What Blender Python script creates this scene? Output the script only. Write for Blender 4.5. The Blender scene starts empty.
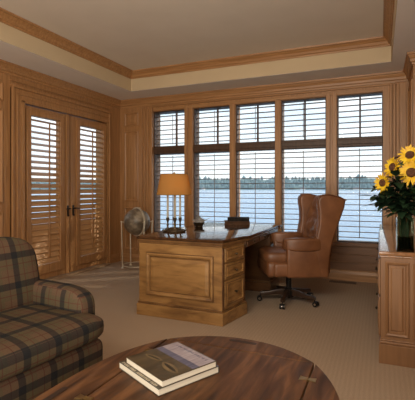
import bpy, bmesh, math, random
from mathutils import Vector, Matrix, noise as mnoise

random.seed(7)
C = bpy.context.scene.collection
PI = math.pi
R = math.radians

# ------------------------------------------------------------------ camera
YAW = math.atan2(172.5, 400)
cam_d = bpy.data.cameras.new('camera')
cam = bpy.data.objects.new('camera', cam_d)
C.objects.link(cam)
cam.location = (0, 0, 1.21)
cam.rotation_euler = (PI / 2, 0, YAW)
cam_d.sensor_width = 36
cam_d.lens = 36 * 400 / 415
cam_d.shift_y = -11.5 / 415
cam_d.clip_start = 0.02
cam_d.clip_end = 6000
bpy.context.scene.camera = cam

# ------------------------------------------------------------------ world / exposure
sc = bpy.context.scene
sc.view_settings.view_transform = 'Standard'
sc.view_settings.look = 'None'
sc.view_settings.gamma = 1
sc.view_settings.use_curve_mapping = False
sc.view_settings.exposure = 0.0

SKY_STRENGTH = 1.4
w = bpy.data.worlds.new('world')
sc.world = w
w.use_nodes = True
nt = w.node_tree
nt.nodes.clear()
o_ = nt.nodes.new('ShaderNodeOutputWorld')
bg = nt.nodes.new('ShaderNodeBackground')
tc = nt.nodes.new('ShaderNodeTexCoord')
sep = nt.nodes.new('ShaderNodeSeparateXYZ')
nt.links.new(tc.outputs['Generated'], sep.inputs[0])
grad = nt.nodes.new('ShaderNodeValToRGB')
grad.color_ramp.elements[0].position = 0.0
grad.color_ramp.elements[0].color = (0.90, 0.93, 0.97, 1)
grad.color_ramp.elements[1].position = 0.45
grad.color_ramp.elements[1].color = (0.40, 0.63, 0.90, 1)
e = grad.color_ramp.elements.new(0.10)
e.color = (0.80, 0.89, 0.98, 1)
nt.links.new(sep.outputs['Z'], grad.inputs[0])
mp = nt.nodes.new('ShaderNodeMapping')
mp.inputs['Scale'].default_value = (2.2, 2.2, 7)
nt.links.new(tc.outputs['Generated'], mp.inputs[0])
nz = nt.nodes.new('ShaderNodeTexNoise')
nz.inputs['Scale'].default_value = 2.2
nz.inputs['Detail'].default_value = 5
nt.links.new(mp.outputs[0], nz.inputs['Vector'])
cl = nt.nodes.new('ShaderNodeValToRGB')
cl.color_ramp.elements[0].position = 0.42
cl.color_ramp.elements[0].color = (0, 0, 0, 1)
cl.color_ramp.elements[1].position = 0.62
cl.color_ramp.elements[1].color = (1, 1, 1, 1)
nt.links.new(nz.outputs['Fac'], cl.inputs[0])
mx = nt.nodes.new('ShaderNodeMixRGB')
nt.links.new(cl.outputs[0], mx.inputs['Fac'])
nt.links.new(grad.outputs[0], mx.inputs['Color1'])
mx.inputs['Color2'].default_value = (0.95, 0.97, 1.0, 1)
nt.links.new(mx.outputs[0], bg.inputs['Color'])
bg.inputs['Strength'].default_value = SKY_STRENGTH
nt.links.new(bg.outputs[0], o_.inputs[0])


def light(name, kind, loc, energy, color=(1, 1, 1), size=None, target=None, rot=None):
    d = bpy.data.lights.new(name, kind)
    d.energy = energy
    d.color = color
    if kind == 'AREA':
        d.shape = 'RECTANGLE'
        d.size, d.size_y = size
    o = bpy.data.objects.new(name, d)
    C.objects.link(o)
    o.location = loc
    if target is not None:
        o.rotation_euler = (Vector(target) - Vector(loc)).to_track_quat('-Z', 'Y').to_euler()
    elif rot:
        o.rotation_euler = rot
    return o


# sun over the lake, coming in low across the window wall
SUN_DIR = Vector((-0.80, -0.62, -0.62)).normalized()
sun = light('sun', 'SUN', (5, 12, 8), 4.4, (1.0, 0.86, 0.66))
sun.rotation_euler = SUN_DIR.to_track_quat('-Z', 'Y').to_euler()
sun.data.angle = R(1.0)
# unseen area fills added out of view to brighten the room
rl = light('front_fill_light', 'AREA', (-0.7, -0.3, 2.55), 36, (1.0, 0.90, 0.75), (2.6, 0.5), target=(-1.1, 4.0, 1.5))  # added frontal fill for the desk and cabinet ends
rl.data.spread = R(115)
light('side_fill_light', 'AREA', (1.9, 0.2, 1.7), 20, (1.0, 0.90, 0.76), (1.4, 1.2), target=(-2.6, 3.6, 1.2))  # added fill from the right, no window there
light('uplight_fill_light', 'AREA', (-0.8, -0.9, 0.8), 82, (1.0, 0.91, 0.78), (1.8, 1.0), target=(-1.9, 2.0, 2.8))  # added upward fill for ceiling and soffit, no lamp stands there


# ------------------------------------------------------------------ materials
def mat(name, base=(0.5, 0.5, 0.5), rough=0.5, metal=0.0, spec=0.5, coat=0.0):
    m = bpy.data.materials.new(name)
    m.use_nodes = True
    b = m.node_tree.nodes['Principled BSDF']
    b.inputs['Base Color'].default_value = (*base, 1)
    b.inputs['Roughness'].default_value = rough
    b.inputs['Metallic'].default_value = metal
    b.inputs['Specular IOR Level'].default_value = spec
    b.inputs['Coat Weight'].default_value = coat
    b.inputs['Coat Roughness'].default_value = 0.08
    return m


def N(m, t):
    return m.node_tree.nodes.new(t)


def L(m, a, b):
    m.node_tree.links.new(a, b)


def noisy(name, c1, c2, scale=(1, 1, 1), nscale=6, detail=4, rough=0.5, bump=0.0, lo=0.3, hi=0.7, coat=0.0,
          spec=0.5, metal=0.0, dist=0.0, c3=None, coord='Object'):
    m = mat(name, c1, rough, metal, spec, coat)
    b = m.node_tree.nodes['Principled BSDF']
    t = N(m, 'ShaderNodeTexCoord')
    mpn = N(m, 'ShaderNodeMapping')
    mpn.inputs['Scale'].default_value = scale
    L(m, t.outputs[coord], mpn.inputs[0])
    n = N(m, 'ShaderNodeTexNoise')
    n.inputs['Scale'].default_value = nscale
    n.inputs['Detail'].default_value = detail
    n.inputs['Distortion'].default_value = dist
    L(m, mpn.outputs[0], n.inputs['Vector'])
    r = N(m, 'ShaderNodeValToRGB')
    r.color_ramp.elements[0].position = lo
    r.color_ramp.elements[0].color = (*c1, 1)
    r.color_ramp.elements[1].position = hi
    r.color_ramp.elements[1].color = (*c2, 1)
    if c3:
        e = r.color_ramp.elements.new((lo + hi) / 2)
        e.color = (*c3, 1)
    L(m, n.outputs['Fac'], r.inputs[0])
    L(m, r.outputs[0], b.inputs['Base Color'])
    if bump:
        bp = N(m, 'ShaderNodeBump')
        bp.inputs['Strength'].default_value = bump
        bp.inputs['Distance'].default_value = 0.01
        L(m, n.outputs['Fac'], bp.inputs['Height'])
        L(m, bp.outputs[0], b.inputs['Normal'])
    return m


W1c, W2c, W3c = (0.31, 0.150, 0.056), (0.47, 0.243, 0.098), (0.39, 0.196, 0.076)
wood_z = noisy('fir_upright', W1c, W2c, (9, 9, 0.5), 5, 5, 0.42, 0.03, c3=W3c, dist=0.4)
wood_x = noisy('fir_along_x', W1c, W2c, (0.5, 9, 9), 5, 5, 0.42, 0.03, c3=W3c, dist=0.4)
wood_y = noisy('fir_along_y', W1c, W2c, (9, 0.5, 9), 5, 5, 0.42, 0.03, c3=W3c, dist=0.4)
slat_wood = noisy('slat_wood', (0.085, 0.048, 0.025), (0.14, 0.078, 0.04), (3, 3, 3), 5, 3, 0.4)
ceil_m = noisy('ceiling_paint', (0.80, 0.73, 0.63), (0.83, 0.76, 0.66), (1, 1, 1), 3, 2, 0.9)
soffit_m = noisy('soffit_paint', (0.88, 0.85, 0.80), (0.90, 0.87, 0.82), (1, 1, 1), 3, 2, 0.9)
fascia_m = noisy('fascia_paint', (0.58, 0.45, 0.285), (0.61, 0.48, 0.305), (1, 1, 1), 3, 2, 0.9)

# carpet: ribbed berber loops
carpet = noisy('carpet', (0.36, 0.262, 0.18), (0.48, 0.36, 0.26), (1, 1, 1), 140, 3, 0.95, 0.5, spec=0.1)
_b = carpet.node_tree.nodes['Principled BSDF']
_t = N(carpet, 'ShaderNodeTexCoord')
_wv = N(carpet, 'ShaderNodeTexWave')
_wv.wave_type = 'BANDS'
_wv.bands_direction = 'X'
_wv.inputs['Scale'].default_value = 11
_wv.inputs['Distortion'].default_value = 1.2
_wv.inputs['Detail Scale'].default_value = 3
L(carpet, _t.outputs['Object'], _wv.inputs['Vector'])
_mx = N(carpet, 'ShaderNodeMixRGB')
_mx.blend_type = 'MULTIPLY'
_mx.inputs['Fac'].default_value = 0.08
_src = _b.inputs['Base Color'].links[0].from_socket
L(carpet, _src, _mx.inputs['Color1'])
L(carpet, _wv.outputs['Color'], _mx.inputs['Color2'])
L(carpet, _mx.outputs[0], _b.inputs['Base Color'])

desk_wood = noisy('desk_honey_wood', (0.15, 0.070, 0.022), (0.36, 0.195, 0.066), (1.0, 2.5, 4.5), 4, 7, 0.40, 0.04,
                  0.28, 0.68, coat=0.15, c3=(0.28, 0.145, 0.047), dist=0.5)
desk_dark = noisy('desk_dark_shaded_wood', (0.075, 0.032, 0.012), (0.15, 0.068, 0.026), (2, 2, 5), 4, 5, 0.3, 0.02, coat=0.2)
desk_edge = noisy('desk_worn_edge', (0.10, 0.045, 0.015), (0.22, 0.11, 0.04), (2, 2, 2), 5, 5, 0.3, coat=0.2)
desk_top_m = noisy('desk_polished_top', (0.035, 0.015, 0.007), (0.085, 0.038, 0.016), (6, 0.6, 3), 4, 5, 0.13, spec=0.6, coat=0.5,
                   dist=0.4)
cred_wood = noisy('credenza_wood', (0.195, 0.092, 0.037), (0.27, 0.136, 0.058), (8, 8, 0.6), 4, 5, 0.45, 0.02,
                  c3=(0.23, 0.113, 0.047))
cred_top = noisy('credenza_top_wood', (0.22, 0.10, 0.04), (0.34, 0.17, 0.075), (8, 0.6, 8), 4, 5, 0.14, coat=0.8)
leather = noisy('brown_leather', (0.125, 0.047, 0.018), (0.215, 0.088, 0.036), (1, 1, 1), 7, 6, 0.42, 0.08)
dark_metal = mat('dark_metal', (0.03, 0.027, 0.025), 0.35, 0.7)
black_wood = noisy('black_brown_wood', (0.028, 0.015, 0.009), (0.05, 0.026, 0.015), (2, 2, 2), 6, 4, 0.3)
chrome = mat('chrome', (0.7, 0.68, 0.64), 0.18, 1.0)
brass = noisy('antique_brass', (0.32, 0.21, 0.08), (0.5, 0.35, 0.15), (1, 1, 1), 30, 3, 0.3, metal=1.0)
bronze = noisy('dark_bronze', (0.05, 0.035, 0.02), (0.12, 0.085, 0.05), (1, 1, 1), 40, 3, 0.35, metal=0.8)
ivory = mat('candle_ivory', (0.42, 0.37, 0.28), 0.5)
table_wood = noisy('walnut_planks', (0.026, 0.010, 0.0045), (0.185, 0.080, 0.030), (7, 0.9, 4), 3.2, 7, 0.50, 0.05,
                   0.28, 0.72, spec=0.3, c3=(0.085, 0.035, 0.013), dist=0.6)
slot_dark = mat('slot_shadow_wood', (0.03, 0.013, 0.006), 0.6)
paper = noisy('page_paper', (0.55, 0.49, 0.38), (0.70, 0.64, 0.52), (1, 1, 90), 3, 2, 0.8)
black_leather = noisy('black_book_leather', (0.012, 0.011, 0.010), (0.03, 0.026, 0.022), (1, 1, 1), 30, 3, 0.8, spec=0.1)
brown_book = noisy('brown_book_leather', (0.05, 0.024, 0.012), (0.10, 0.048, 0.022), (1, 1, 1), 20, 3, 0.7, spec=0.2)
grey_coral = noisy('grey_coral', (0.16, 0.15, 0.14), (0.42, 0.40, 0.37), (1, 1, 1), 40, 4, 0.8, 0.3)
sun_petal = noisy('sunflower_petal', (0.75, 0.40, 0.008), (0.92, 0.64, 0.03), (1, 1, 1), 25, 2, 0.5)
sun_disc = noisy('sunflower_disc', (0.035, 0.012, 0.005), (0.16, 0.06, 0.018), (1, 1, 1), 160, 2, 0.8, 0.6)
leaf_g = noisy('sunflower_leaf', (0.018, 0.045, 0.012), (0.05, 0.105, 0.028), (1, 1, 1), 14, 3, 0.5)
leaf_d = noisy('dark_leaf', (0.008, 0.022, 0.010), (0.022, 0.05, 0.020), (1, 1, 1), 14, 3, 0.45)
stem_g = noisy('green_stem', (0.02, 0.036, 0.012), (0.045, 0.07, 0.02), (1, 1, 1), 20, 2, 0.6)
grille_m = mat('vent_grille', (0.10, 0.06, 0.035), 0.5, 0.4)


def glass(name, tint=(1, 1, 1), refl=0.06):
    m = bpy.data.materials.new(name)
    m.use_nodes = True
    m.node_tree.nodes.clear()
    out = N(m, 'ShaderNodeOutputMaterial')
    tr = N(m, 'ShaderNodeBsdfTransparent')
    tr.inputs[0].default_value = (*tint, 1)
    gl = N(m, 'ShaderNodeBsdfGlossy')
    gl.inputs['Roughness'].default_value = 0.02
    fr = N(m, 'ShaderNodeLayerWeight')
    fr.inputs['Blend'].default_value = refl
    ms = N(m, 'ShaderNodeMixShader')
    L(m, fr.outputs['Fresnel'], ms.inputs[0])
    L(m, tr.outputs[0], ms.inputs[1])
    L(m, gl.outputs[0], ms.inputs[2])
    L(m, ms.outputs[0], out.inputs[0])
    return m


pane_glass = glass('window_glass', (0.97, 0.985, 0.98), 0.04)
vase_glass = glass('vase_glass', (0.80, 0.86, 0.82), 0.25)
vase_water = glass('vase_water', (0.22, 0.27, 0.20), 0.08)

# lamp shade: parchment lit from inside
shade_m = bpy.data.materials.new('amber_shade')
shade_m.use_nodes = True
shade_m.node_tree.nodes.clear()
_o = N(shade_m, 'ShaderNodeOutputMaterial')
_df = N(shade_m, 'ShaderNodeBsdfDiffuse')
_df.inputs[0].default_value = (0.50, 0.30, 0.10, 1)
_tl = N(shade_m, 'ShaderNodeBsdfTranslucent')
_tl.inputs[0].default_value = (0.80, 0.42, 0.10, 1)
_ms = N(shade_m, 'ShaderNodeMixShader')
_ms.inputs[0].default_value = 0.5
L(shade_m, _df.outputs[0], _ms.inputs[1])
L(shade_m, _tl.outputs[0], _ms.inputs[2])
L(shade_m, _ms.outputs[0], _o.inputs[0])


# plaid upholstery (box-projected UV in metres)
def plaid_material():
    m = mat('plaid_wool', (0.1, 0.08, 0.05), 0.9, spec=0.15)
    b = m.node_tree.nodes['Principled BSDF']
    uv = N(m, 'ShaderNodeUVMap')
    s = N(m, 'ShaderNodeSeparateXYZ')
    L(m, uv.outputs[0], s.inputs[0])
    tan, navy, red, olive = (0.100, 0.061, 0.036), (0.016, 0.016, 0.017), (0.080, 0.030, 0.020), (0.082, 0.063, 0.034)

    def ramp(sock, off):
        d = N(m, 'ShaderNodeMath'); d.operation = 'MULTIPLY_ADD'
        d.inputs[1].default_value = 1 / 0.165
        d.inputs[2].default_value = off + 40
        L(m, sock, d.inputs[0])
        fr = N(m, 'ShaderNodeMath'); fr.operation = 'FRACT'
        L(m, d.outputs[0], fr.inputs[0])
        r = N(m, 'ShaderNodeValToRGB')
        cr = r.color_ramp
        cr.interpolation = 'CONSTANT'
        stops = [(0, tan), (0.17, red), (0.20, tan), (0.40, navy), (0.62, olive), (0.80, red), (0.83, olive), (0.96, tan)]
        cr.elements[0].position = 0; cr.elements[0].color = (*stops[0][1], 1)
        cr.elements[1].position = stops[1][0]; cr.elements[1].color = (*stops[1][1], 1)
        for p, c in stops[2:]:
            q = cr.elements.new(p); q.color = (*c, 1)
        L(m, fr.outputs[0], r.inputs[0])
        return r.outputs[0]
    a = ramp(s.outputs['X'], 0.0)
    c = ramp(s.outputs['Y'], 0.3)
    mixn = N(m, 'ShaderNodeMixRGB'); mixn.inputs[0].default_value = 0.5
    mind = N(m, 'ShaderNodeMixRGB'); mind.blend_type = 'DARKEN'; mind.inputs[0].default_value = 1.0
    avg = N(m, 'ShaderNodeMixRGB'); avg.inputs[0].default_value = 0.5
    for q in (mind, avg):
        L(m, a, q.inputs[1]); L(m, c, q.inputs[2])
    L(m, avg.outputs[0], mixn.inputs[1]); L(m, mind.outputs[0], mixn.inputs[2])
    n = N(m, 'ShaderNodeTexNoise'); n.inputs['Scale'].default_value = 400
    t = N(m, 'ShaderNodeTexCoord'); L(m, t.outputs['Object'], n.inputs['Vector'])
    mm = N(m, 'ShaderNodeMixRGB'); mm.blend_type = 'OVERLAY'; mm.inputs[0].default_value = 0.35
    L(m, mixn.outputs[0], mm.inputs[1]); L(m, n.outputs['Fac'], mm.inputs[2])
    L(m, mm.outputs[0], b.inputs['Base Color'])
    bp = N(m, 'ShaderNodeBump'); bp.inputs['Strength'].default_value = 0.25; bp.inputs['Distance'].default_value = 0.004
    L(m, n.outputs['Fac'], bp.inputs['Height']); L(m, bp.outputs[0], b.inputs['Normal'])
    return m


plaid = plaid_material()
ID = Matrix.Identity(4)


# ------------------------------------------------------------------ mesh builder
class MB:
    def __init__(self, M=None):
        self.bm = bmesh.new()
        self.M = M or ID

    def _add(self, bm2, M=None):
        X = self.M @ (M or ID)
        bm2.transform(X)
        if X.determinant() < 0:
            bmesh.ops.reverse_faces(bm2, faces=bm2.faces)
        me = bpy.data.meshes.new('t')
        bm2.to_mesh(me)
        bm2.free()
        self.bm.from_mesh(me)
        bpy.data.meshes.remove(me)
        return self

    def box(self, x0, x1, y0, y1, z0, z1, bev=0.0, seg=2, M=None):
        b = bmesh.new()
        bmesh.ops.create_cube(b, size=1)
        for v in b.verts:
            v.co = Vector(((x0 + x1) / 2 + v.co.x * (x1 - x0), (y0 + y1) / 2 + v.co.y * (y1 - y0),
                           (z0 + z1) / 2 + v.co.z * (z1 - z0)))
        if bev:
            bev = min(bev, 0.49 * min(x1 - x0, y1 - y0, z1 - z0))
            bmesh.ops.bevel(b, geom=b.edges[:], offset=bev, segments=seg, profile=0.5, affect='EDGES')
        return self._add(b, M)

    def cyl(self, p0, p1, r0, r1=None, n=14, M=None):
        r1 = r0 if r1 is None else r1
        p0, p1 = Vector(p0), Vector(p1)
        d = p1 - p0
        b = bmesh.new()
        bmesh.ops.create_cone(b, cap_ends=True, segments=n, radius1=r0, radius2=r1, depth=d.length)
        q = d.to_track_quat('Z', 'Y').to_matrix().to_4x4()
        b.transform(Matrix.Translation((p0 + p1) / 2) @ q)
        return self._add(b, M)

    def tube(self, pts, radii, n=8, closed=False, M=None):
        pts = [Vector(p) for p in pts]
        if not isinstance(radii, (list, tuple)):
            radii = [radii] * len(pts)
        b = bmesh.new()
        k = len(pts)
        rings = []
        up = None
        for i, p in enumerate(pts):
            if closed:
                t = pts[(i + 1) % k] - pts[i - 1]
            else:
                t = pts[min(i + 1, k - 1)] - pts[max(i - 1, 0)]
            t.normalize()
            if up is None:
                up = Vector((0, 0, 1)) if abs(t.z) < 0.9 else Vector((1, 0, 0))
            a = t.cross(up)
            if a.length < 1e-4:
                a = t.orthogonal()
            a.normalize()
            bb = a.cross(t).normalized()
            up = bb
            rings.append([b.verts.new(p + radii[i] * (math.cos(2 * PI * j / n) * a + math.sin(2 * PI * j / n) * bb))
                          for j in range(n)])
        for i in range(k if closed else k - 1):
            r0, r1 = rings[i], rings[(i + 1) % k]
            for j in range(n):
                b.faces.new((r0[j], r0[(j + 1) % n], r1[(j + 1) % n], r1[j]))
        if not closed:
            b.faces.new(rings[0][::-1])
            b.faces.new(rings[-1])
        bmesh.ops.recalc_face_normals(b, faces=b.faces)
        return self._add(b, M)

    def lathe(self, prof, c=(0, 0, 0), n=24, sx=1, sy=1, M=None):
        b = bmesh.new()
        rings = []
        for r, z in prof:
            if r < 1e-5:
                rings.append([b.verts.new((c[0], c[1], c[2] + z))])
            else:
                rings.append([b.verts.new((c[0] + sx * r * math.cos(2 * PI * j / n), c[1] + sy * r * math.sin(2 * PI * j / n),
                                           c[2] + z)) for j in range(n)])
        for a, q in zip(rings, rings[1:]):
            for j in range(n):
                k = (j + 1) % n
                if len(a) == 1 and len(q) > 1:
                    b.faces.new((a[0], q[k], q[j]))
                elif len(q) == 1 and len(a) > 1:
                    b.faces.new((a[j], a[k], q[0]))
                elif len(a) > 1:
                    b.faces.new((a[j], a[k], q[k], q[j]))
        bmesh.ops.recalc_face_normals(b, faces=b.faces)
        return self._add(b, M)

    def prism(self, poly, z0, z1, bev=0.0, seg=2, M=None):
        b = bmesh.new()
        lo = [b.verts.new((x, y, z0)) for x, y in poly]
        hi = [b.verts.new((x, y, z1)) for x, y in poly]
        b.faces.new(lo[::-1])
        b.faces.new(hi)
        n = len(poly)
        for i in range(n):
            b.faces.new((lo[i], lo[(i + 1) % n], hi[(i + 1) % n], hi[i]))
        bmesh.ops.recalc_face_normals(b, faces=b.faces)
        if bev:
            es = [e for e in b.edges if abs(e.verts[0].co.z - e.verts[1].co.z) < 1e-6]
            bmesh.ops.bevel(b, geom=es, offset=bev, segments=seg, profile=0.5, affect='EDGES')
        return self._add(b, M)

    def rings(self, u0, u1, v0, v1, steps, M=None, fill=True):
        """nested rectangles (inset, height): a picture-frame moulding and its field, in u, v, n space"""
        b = bmesh.new()
        rs = []
        for t, h in steps:
            rs.append([b.verts.new(p) for p in ((u0 + t, v0 + t, h), (u1 - t, v0 + t, h), (u1 - t, v1 - t, h), (u0 + t, v1 - t, h))])
        for a, q in zip(rs, rs[1:]):
            for j in range(4):
                k = (j + 1) % 4
                b.faces.new((a[j], a[k], q[k], q[j]))
        if fill:
            b.faces.new(rs[-1])
        return self._add(b, M)

    def pillow(self, c, s, e=0.45, e2=None, nu=36, nv=20, M=None, fn=None):
        """superellipsoid cushion with half sizes s"""
        e2 = e2 or e
        b = bmesh.new()

        def p(v, k):
            return math.copysign(abs(v) ** k, v)
        rows = []
        for i in range(nv + 1):
            a = -PI / 2 + PI * i / nv
            if i in (0, nv):
                rows.append([b.verts.new((c[0], c[1], c[2] + s[2] * p(math.sin(a), e)))])
                continue
            rows.append([b.verts.new((c[0] + s[0] * p(math.cos(a), e) * p(math.cos(2 * PI * j / nu), e2),
                                      c[1] + s[1] * p(math.cos(a), e) * p(math.sin(2 * PI * j / nu), e2),
                                      c[2] + s[2] * p(math.sin(a), e))) for j in range(nu)])
        for a, q in zip(rows, rows[1:]):
            for j in range(nu):
                k = (j + 1) % nu
                if len(a) == 1:
                    b.faces.new((a[0], q[k], q[j]))
                elif len(q) == 1:
                    b.faces.new((a[j], a[k], q[0]))
                else:
                    b.faces.new((a[j], a[k], q[k], q[j]))
        if fn:
            for v in b.verts:
                v.co = fn(v.co)
        bmesh.ops.recalc_face_normals(b, faces=b.faces)
        return self._add(b, M)

    def mould(self, path, prof, closed=False, M=None):
        """profile (offset, z) swept along a plan path with mitres; offset goes to the left of travel"""
        b = bmesh.new()
        P = [Vector((x, y)) for x, y in path]
        n = len(P)
        secs = []
        for i in range(n):
            if closed or 0 < i < n - 1:
                d0 = (P[i] - P[i - 1]).normalized()
                d1 = (P[(i + 1) % n] - P[i]).normalized()
            elif i == 0:
                d0 = d1 = (P[1] - P[0]).normalized()
            else:
                d0 = d1 = (P[-1] - P[-2]).normalized()
            n0 = Vector((-d0.y, d0.x))
            n1 = Vector((-d1.y, d1.x))
            m = (n0 + n1)
            m = m / max(0.2, m.dot(n0))
            secs.append([b.verts.new((P[i].x + m.x * o, P[i].y + m.y * o, z)) for o, z in prof])
        k = len(prof)
        for i in range(n if closed else n - 1):
            a, q = secs[i], secs[(i + 1) % n]
            for j in range(k):
                jj = (j + 1) % k
                b.faces.new((a[j], q[j], q[jj], a[jj]))
        if not closed:
            b.faces.new(secs[0])
            b.faces.new(secs[-1][::-1])
        bmesh.ops.recalc_face_normals(b, faces=b.faces)
        return self._add(b, M)

    def quad(self, pts, M=None):
        b = bmesh.new()
        b.faces.new([b.verts.new(p) for p in pts])
        return self._add(b, M)

    def build(self, name, m, parent=None, smooth=30, uvbox=None):
        me = bpy.data.meshes.new(name)
        bm = self.bm
        if uvbox:
            uvl = bm.loops.layers.uv.verify()
            bm.normal_update()
            for f in bm.faces:
                n = f.normal
                ax = max(range(3), key=lambda i: abs(n[i]))
                for lp in f.loops:
                    x, y, z = lp.vert.co
                    if ax == 2:
                        lp[uvl].uv = (y, x)
                    elif ax == 0:
                        lp[uvl].uv = (y, uvbox - z)
                    else:
                        lp[uvl].uv = (x, z)
        bm.to_mesh(me)
        bm.free()
        me.materials.append(m)
        if smooth:
            for p in me.polygons:
                p.use_smooth = True
            me.set_sharp_from_angle(angle=R(smooth))
        o = bpy.data.objects.new(name, me)
        C.objects.link(o)
        if parent:
            o.parent = parent
        return o


def tag(o, label=None, cat=None, group=None, kind=None):
    if label: o['label'] = label
    if cat: o['category'] = cat
    if group: o['group'] = group
    if kind: o['kind'] = kind
    return o


def empty(name, loc=(0, 0, 0), rz=0.0):
    o = bpy.data.objects.new(name, None)
    o.empty_display_size = 0.1
    C.objects.link(o)
    o.location = loc
    o.rotation_euler = (0, 0, rz)
    return o


def thing(name, label, cat, loc=(0, 0, 0), rz=0.0, group=None):
    return tag(empty(name, loc, rz), label, cat, group)


def struct(o):
    o['kind'] = 'structure'
    return o


# ------------------------------------------------------------------ room shell
XL, YB, ZS, ZC = -4.0, 5.57, 2.67, 2.95       # left wall, window wall, soffit, tray ceiling
XR, YK = 0.33, 4.84                            # right return wall and its outside corner
XA = 0.50                                      # wall of the alcove behind the cabinet
YA = 2.2                                       # where the alcove wall ends
XRR, YR = 2.3, -2.3                            # the rest of the room, behind the camera
T = 0.22

M_left = Matrix(((0, 0, 1, XL), (1, 0, 0, 0), (0, 1, 0, 0), (0, 0, 0, 1)))      # u=y v=z n=+x
M_back = Matrix(((1, 0, 0, 0), (0, 0, -1, YB), (0, 1, 0, 0), (0, 0, 0, 1)))     # u=x v=z n=-y
M_right = Matrix(((0, 0, -1, XR), (1, 0, 0, 0), (0, 1, 0, 0), (0, 0, 0, 1)))    # u=y v=z n=-x
PANEL = [(0, 0.0), (0.0, 0.012), (0.012, 0.018), (0.026, 0.010), (0.034, -0.004), (0.040, -0.004), (0.075, 0.006)]

fl = MB().box(XL - T, XRR + T, YR - T, YB + T, -0.12, 0.0).build('floor', carpet, smooth=0)
struct(fl)

# left wall, with the opening of the pair of doors
DY0, DY1, DZ = 3.60, 5.225, 2.25
lw = MB()
lw.box(XL - T, XL, YR, DY0, 0, ZS)
lw.box(XL - T, XL, DY1, YB, 0, ZS)
lw.box(XL - T, XL, DY0, DY1, DZ, ZS)
for y0, y1 in ((2.62, 3.30), (1.75, 2.50), (0.9, 1.65)):
    lw.rings(y0, y1, 2.22, 2.44, PANEL, M_left)
    lw.rings(y0, y1, 1.04, 2.13, PANEL, M_left)
    lw.rings(y0, y1, 0.22, 0.93, PANEL, M_left)
struct(lw.build('wall_left', wood_z, smooth=0))

# back wall: panel bay, posts, rails, wainscot
WIN = [(-3.36, -2.79), (-2.645, -2.047), (-1.955, -1.363), (-1.277, -0.667), (-0.525, 0.035)]
REC = [0.13, 0.12, 0.05, 0.05, 0.05]
ZB, ZM0, ZM1, ZT = 0.50, 1.762, 1.886, 2.447
bw = MB()
bw.box(XL, WIN[0][0], YB, YB + T, 0, ZS)
for (a, b_), (c_, d_) in zip(WIN, WIN[1:]):
    bw.box(b_, c_, YB, YB + T, ZB, ZT)
bw.box(WIN[-1][1], XR + 0.02, YB, YB + T, 0, ZS)
bw.box(WIN[0][0], WIN[-1][1], YB, YB + T, ZT, ZS)
bw.box(WIN[0][0], WIN[-1][1], YB, YB + T, 0, ZB)
bw.rings(-3.90, -3.63, 2.235, 2.465, PANEL, M_back)
bw.rings(-3.90, -3.63, 1.00, 2.155, PANEL, M_back)
bw.rings(-3.90, -3.63, 0.20, 0.90, PANEL, M_back)
struct(bw.build('wall_back', wood_z, smooth=0))

# right return wall and alcove
rw = MB()
rw.box(XR, XR + 0.6, YK, YB + T, 0, ZS)
rw.rings(4.96, 5.46, 0.95, 2.42, PANEL, M_right)
struct(rw.build('wall_right', wood_z, smooth=0))
rw = MB()
rw.box(XA, XA + 0.25, YA, YK, 0, ZS)
rw.box(XA, XRR + T, YA - 0.2, YA, 0, ZS)
rw.box(XRR, XRR + T, YR, YA - 0.2, 0, ZS)
struct(rw.build('wall_alcove', wood_z, smooth=0))
struct(MB().box(XL - T, XRR + T, YR - T, YR, 0, ZS).build('wall_rear', wood_z, smooth=0))

# tray ceiling and its soffit ring
TX0, TX1, TY0, TY1 = -3.44, 0.125, -1.75, 5.07
struct(MB().box(TX0 - 0.05, TX1 + 0.05, TY0 - 0.05, TY1 + 0.05, ZC, ZC + 0.1).build('ceiling', ceil_m, smooth=0))
sf = MB()
sf.box(XL - T, TX0, YR - T, YB + T, ZS, ZC + 0.1)
sf.box(TX1, XRR + T, YR - T, YB + T, ZS, ZC + 0.1)
sf.box(TX0, TX1, TY1, YB + T, ZS, ZC + 0.1)
sf.box(TX0, TX1, YR - T, TY0, ZS, ZC + 0.1)
struct(sf.build('ceiling_soffit', soffit_m, smooth=0))
fa = MB()
rect = [(TX0, TY0), (TX1, TY0), (TX1, TY1), (TX0, TY1)]
fa.mould(rect, [(0.0, ZS + 0.002), (0.008, ZS + 0.002), (0.008, ZC), (0.0, ZC)], True)
struct(fa.build('ceiling_fascia', fascia_m, smooth=0))
cr = MB()
cr.mould(rect, [(0.008, ZC - 0.10), (0.020, ZC - 0.10), (0.022, ZC - 0.082), (0.034, ZC - 0.074), (0.046, ZC - 0.050),
                (0.068, ZC - 0.030), (0.074, ZC - 0.022), (0.092, ZC - 0.018), (0.095, ZC), (0.008, ZC)], True)
struct(cr.build('trim_1', wood_x, smooth=0))

# cornice under the soffit
CORN = [(0.0, ZS - 0.125), (0.014, ZS - 0.125), (0.016, ZS - 0.100), (0.028, ZS - 0.092), (0.032, ZS - 0.066),
        (0.050, ZS - 0.036), (0.054, ZS - 0.026), (0.066, ZS - 0.020), (0.068, ZS), (0.0, ZS)]
co = MB()
co.mould([(XRR, YA - 0.2), (XA, YA - 0.2), (XA, YK), (XR, YK), (XR, YB), (XL, YB), (XL, YR), (XRR, YR), (XRR, YA - 0.2)][1:-1], CORN)
struct(co.build('trim_2', wood_x, smooth=0))

# baseboards
BASE = [(0.0, 0.0), (0.020, 0.0), (0.020, 0.085), (0.014, 0.105), (0.008, 0.125), (0.0, 0.13)]
struct(MB().mould([(XL, DY0 - 0.22), (XL, YR)], BASE).build('baseboard_left', wood_y, smooth=0))
b2 = MB()
b2.mould([(XR, YB), (XL, YB), (XL, DY1 + 0.03)], BASE)
struct(b2.build('baseboard_back', wood_x, smooth=0))
struct(MB().mould([(XA, YA), (XA, YK), (XR, YK), (XR, YB - 0.021)], BASE).build('baseboard_right', wood_y, smooth=0))

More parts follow.
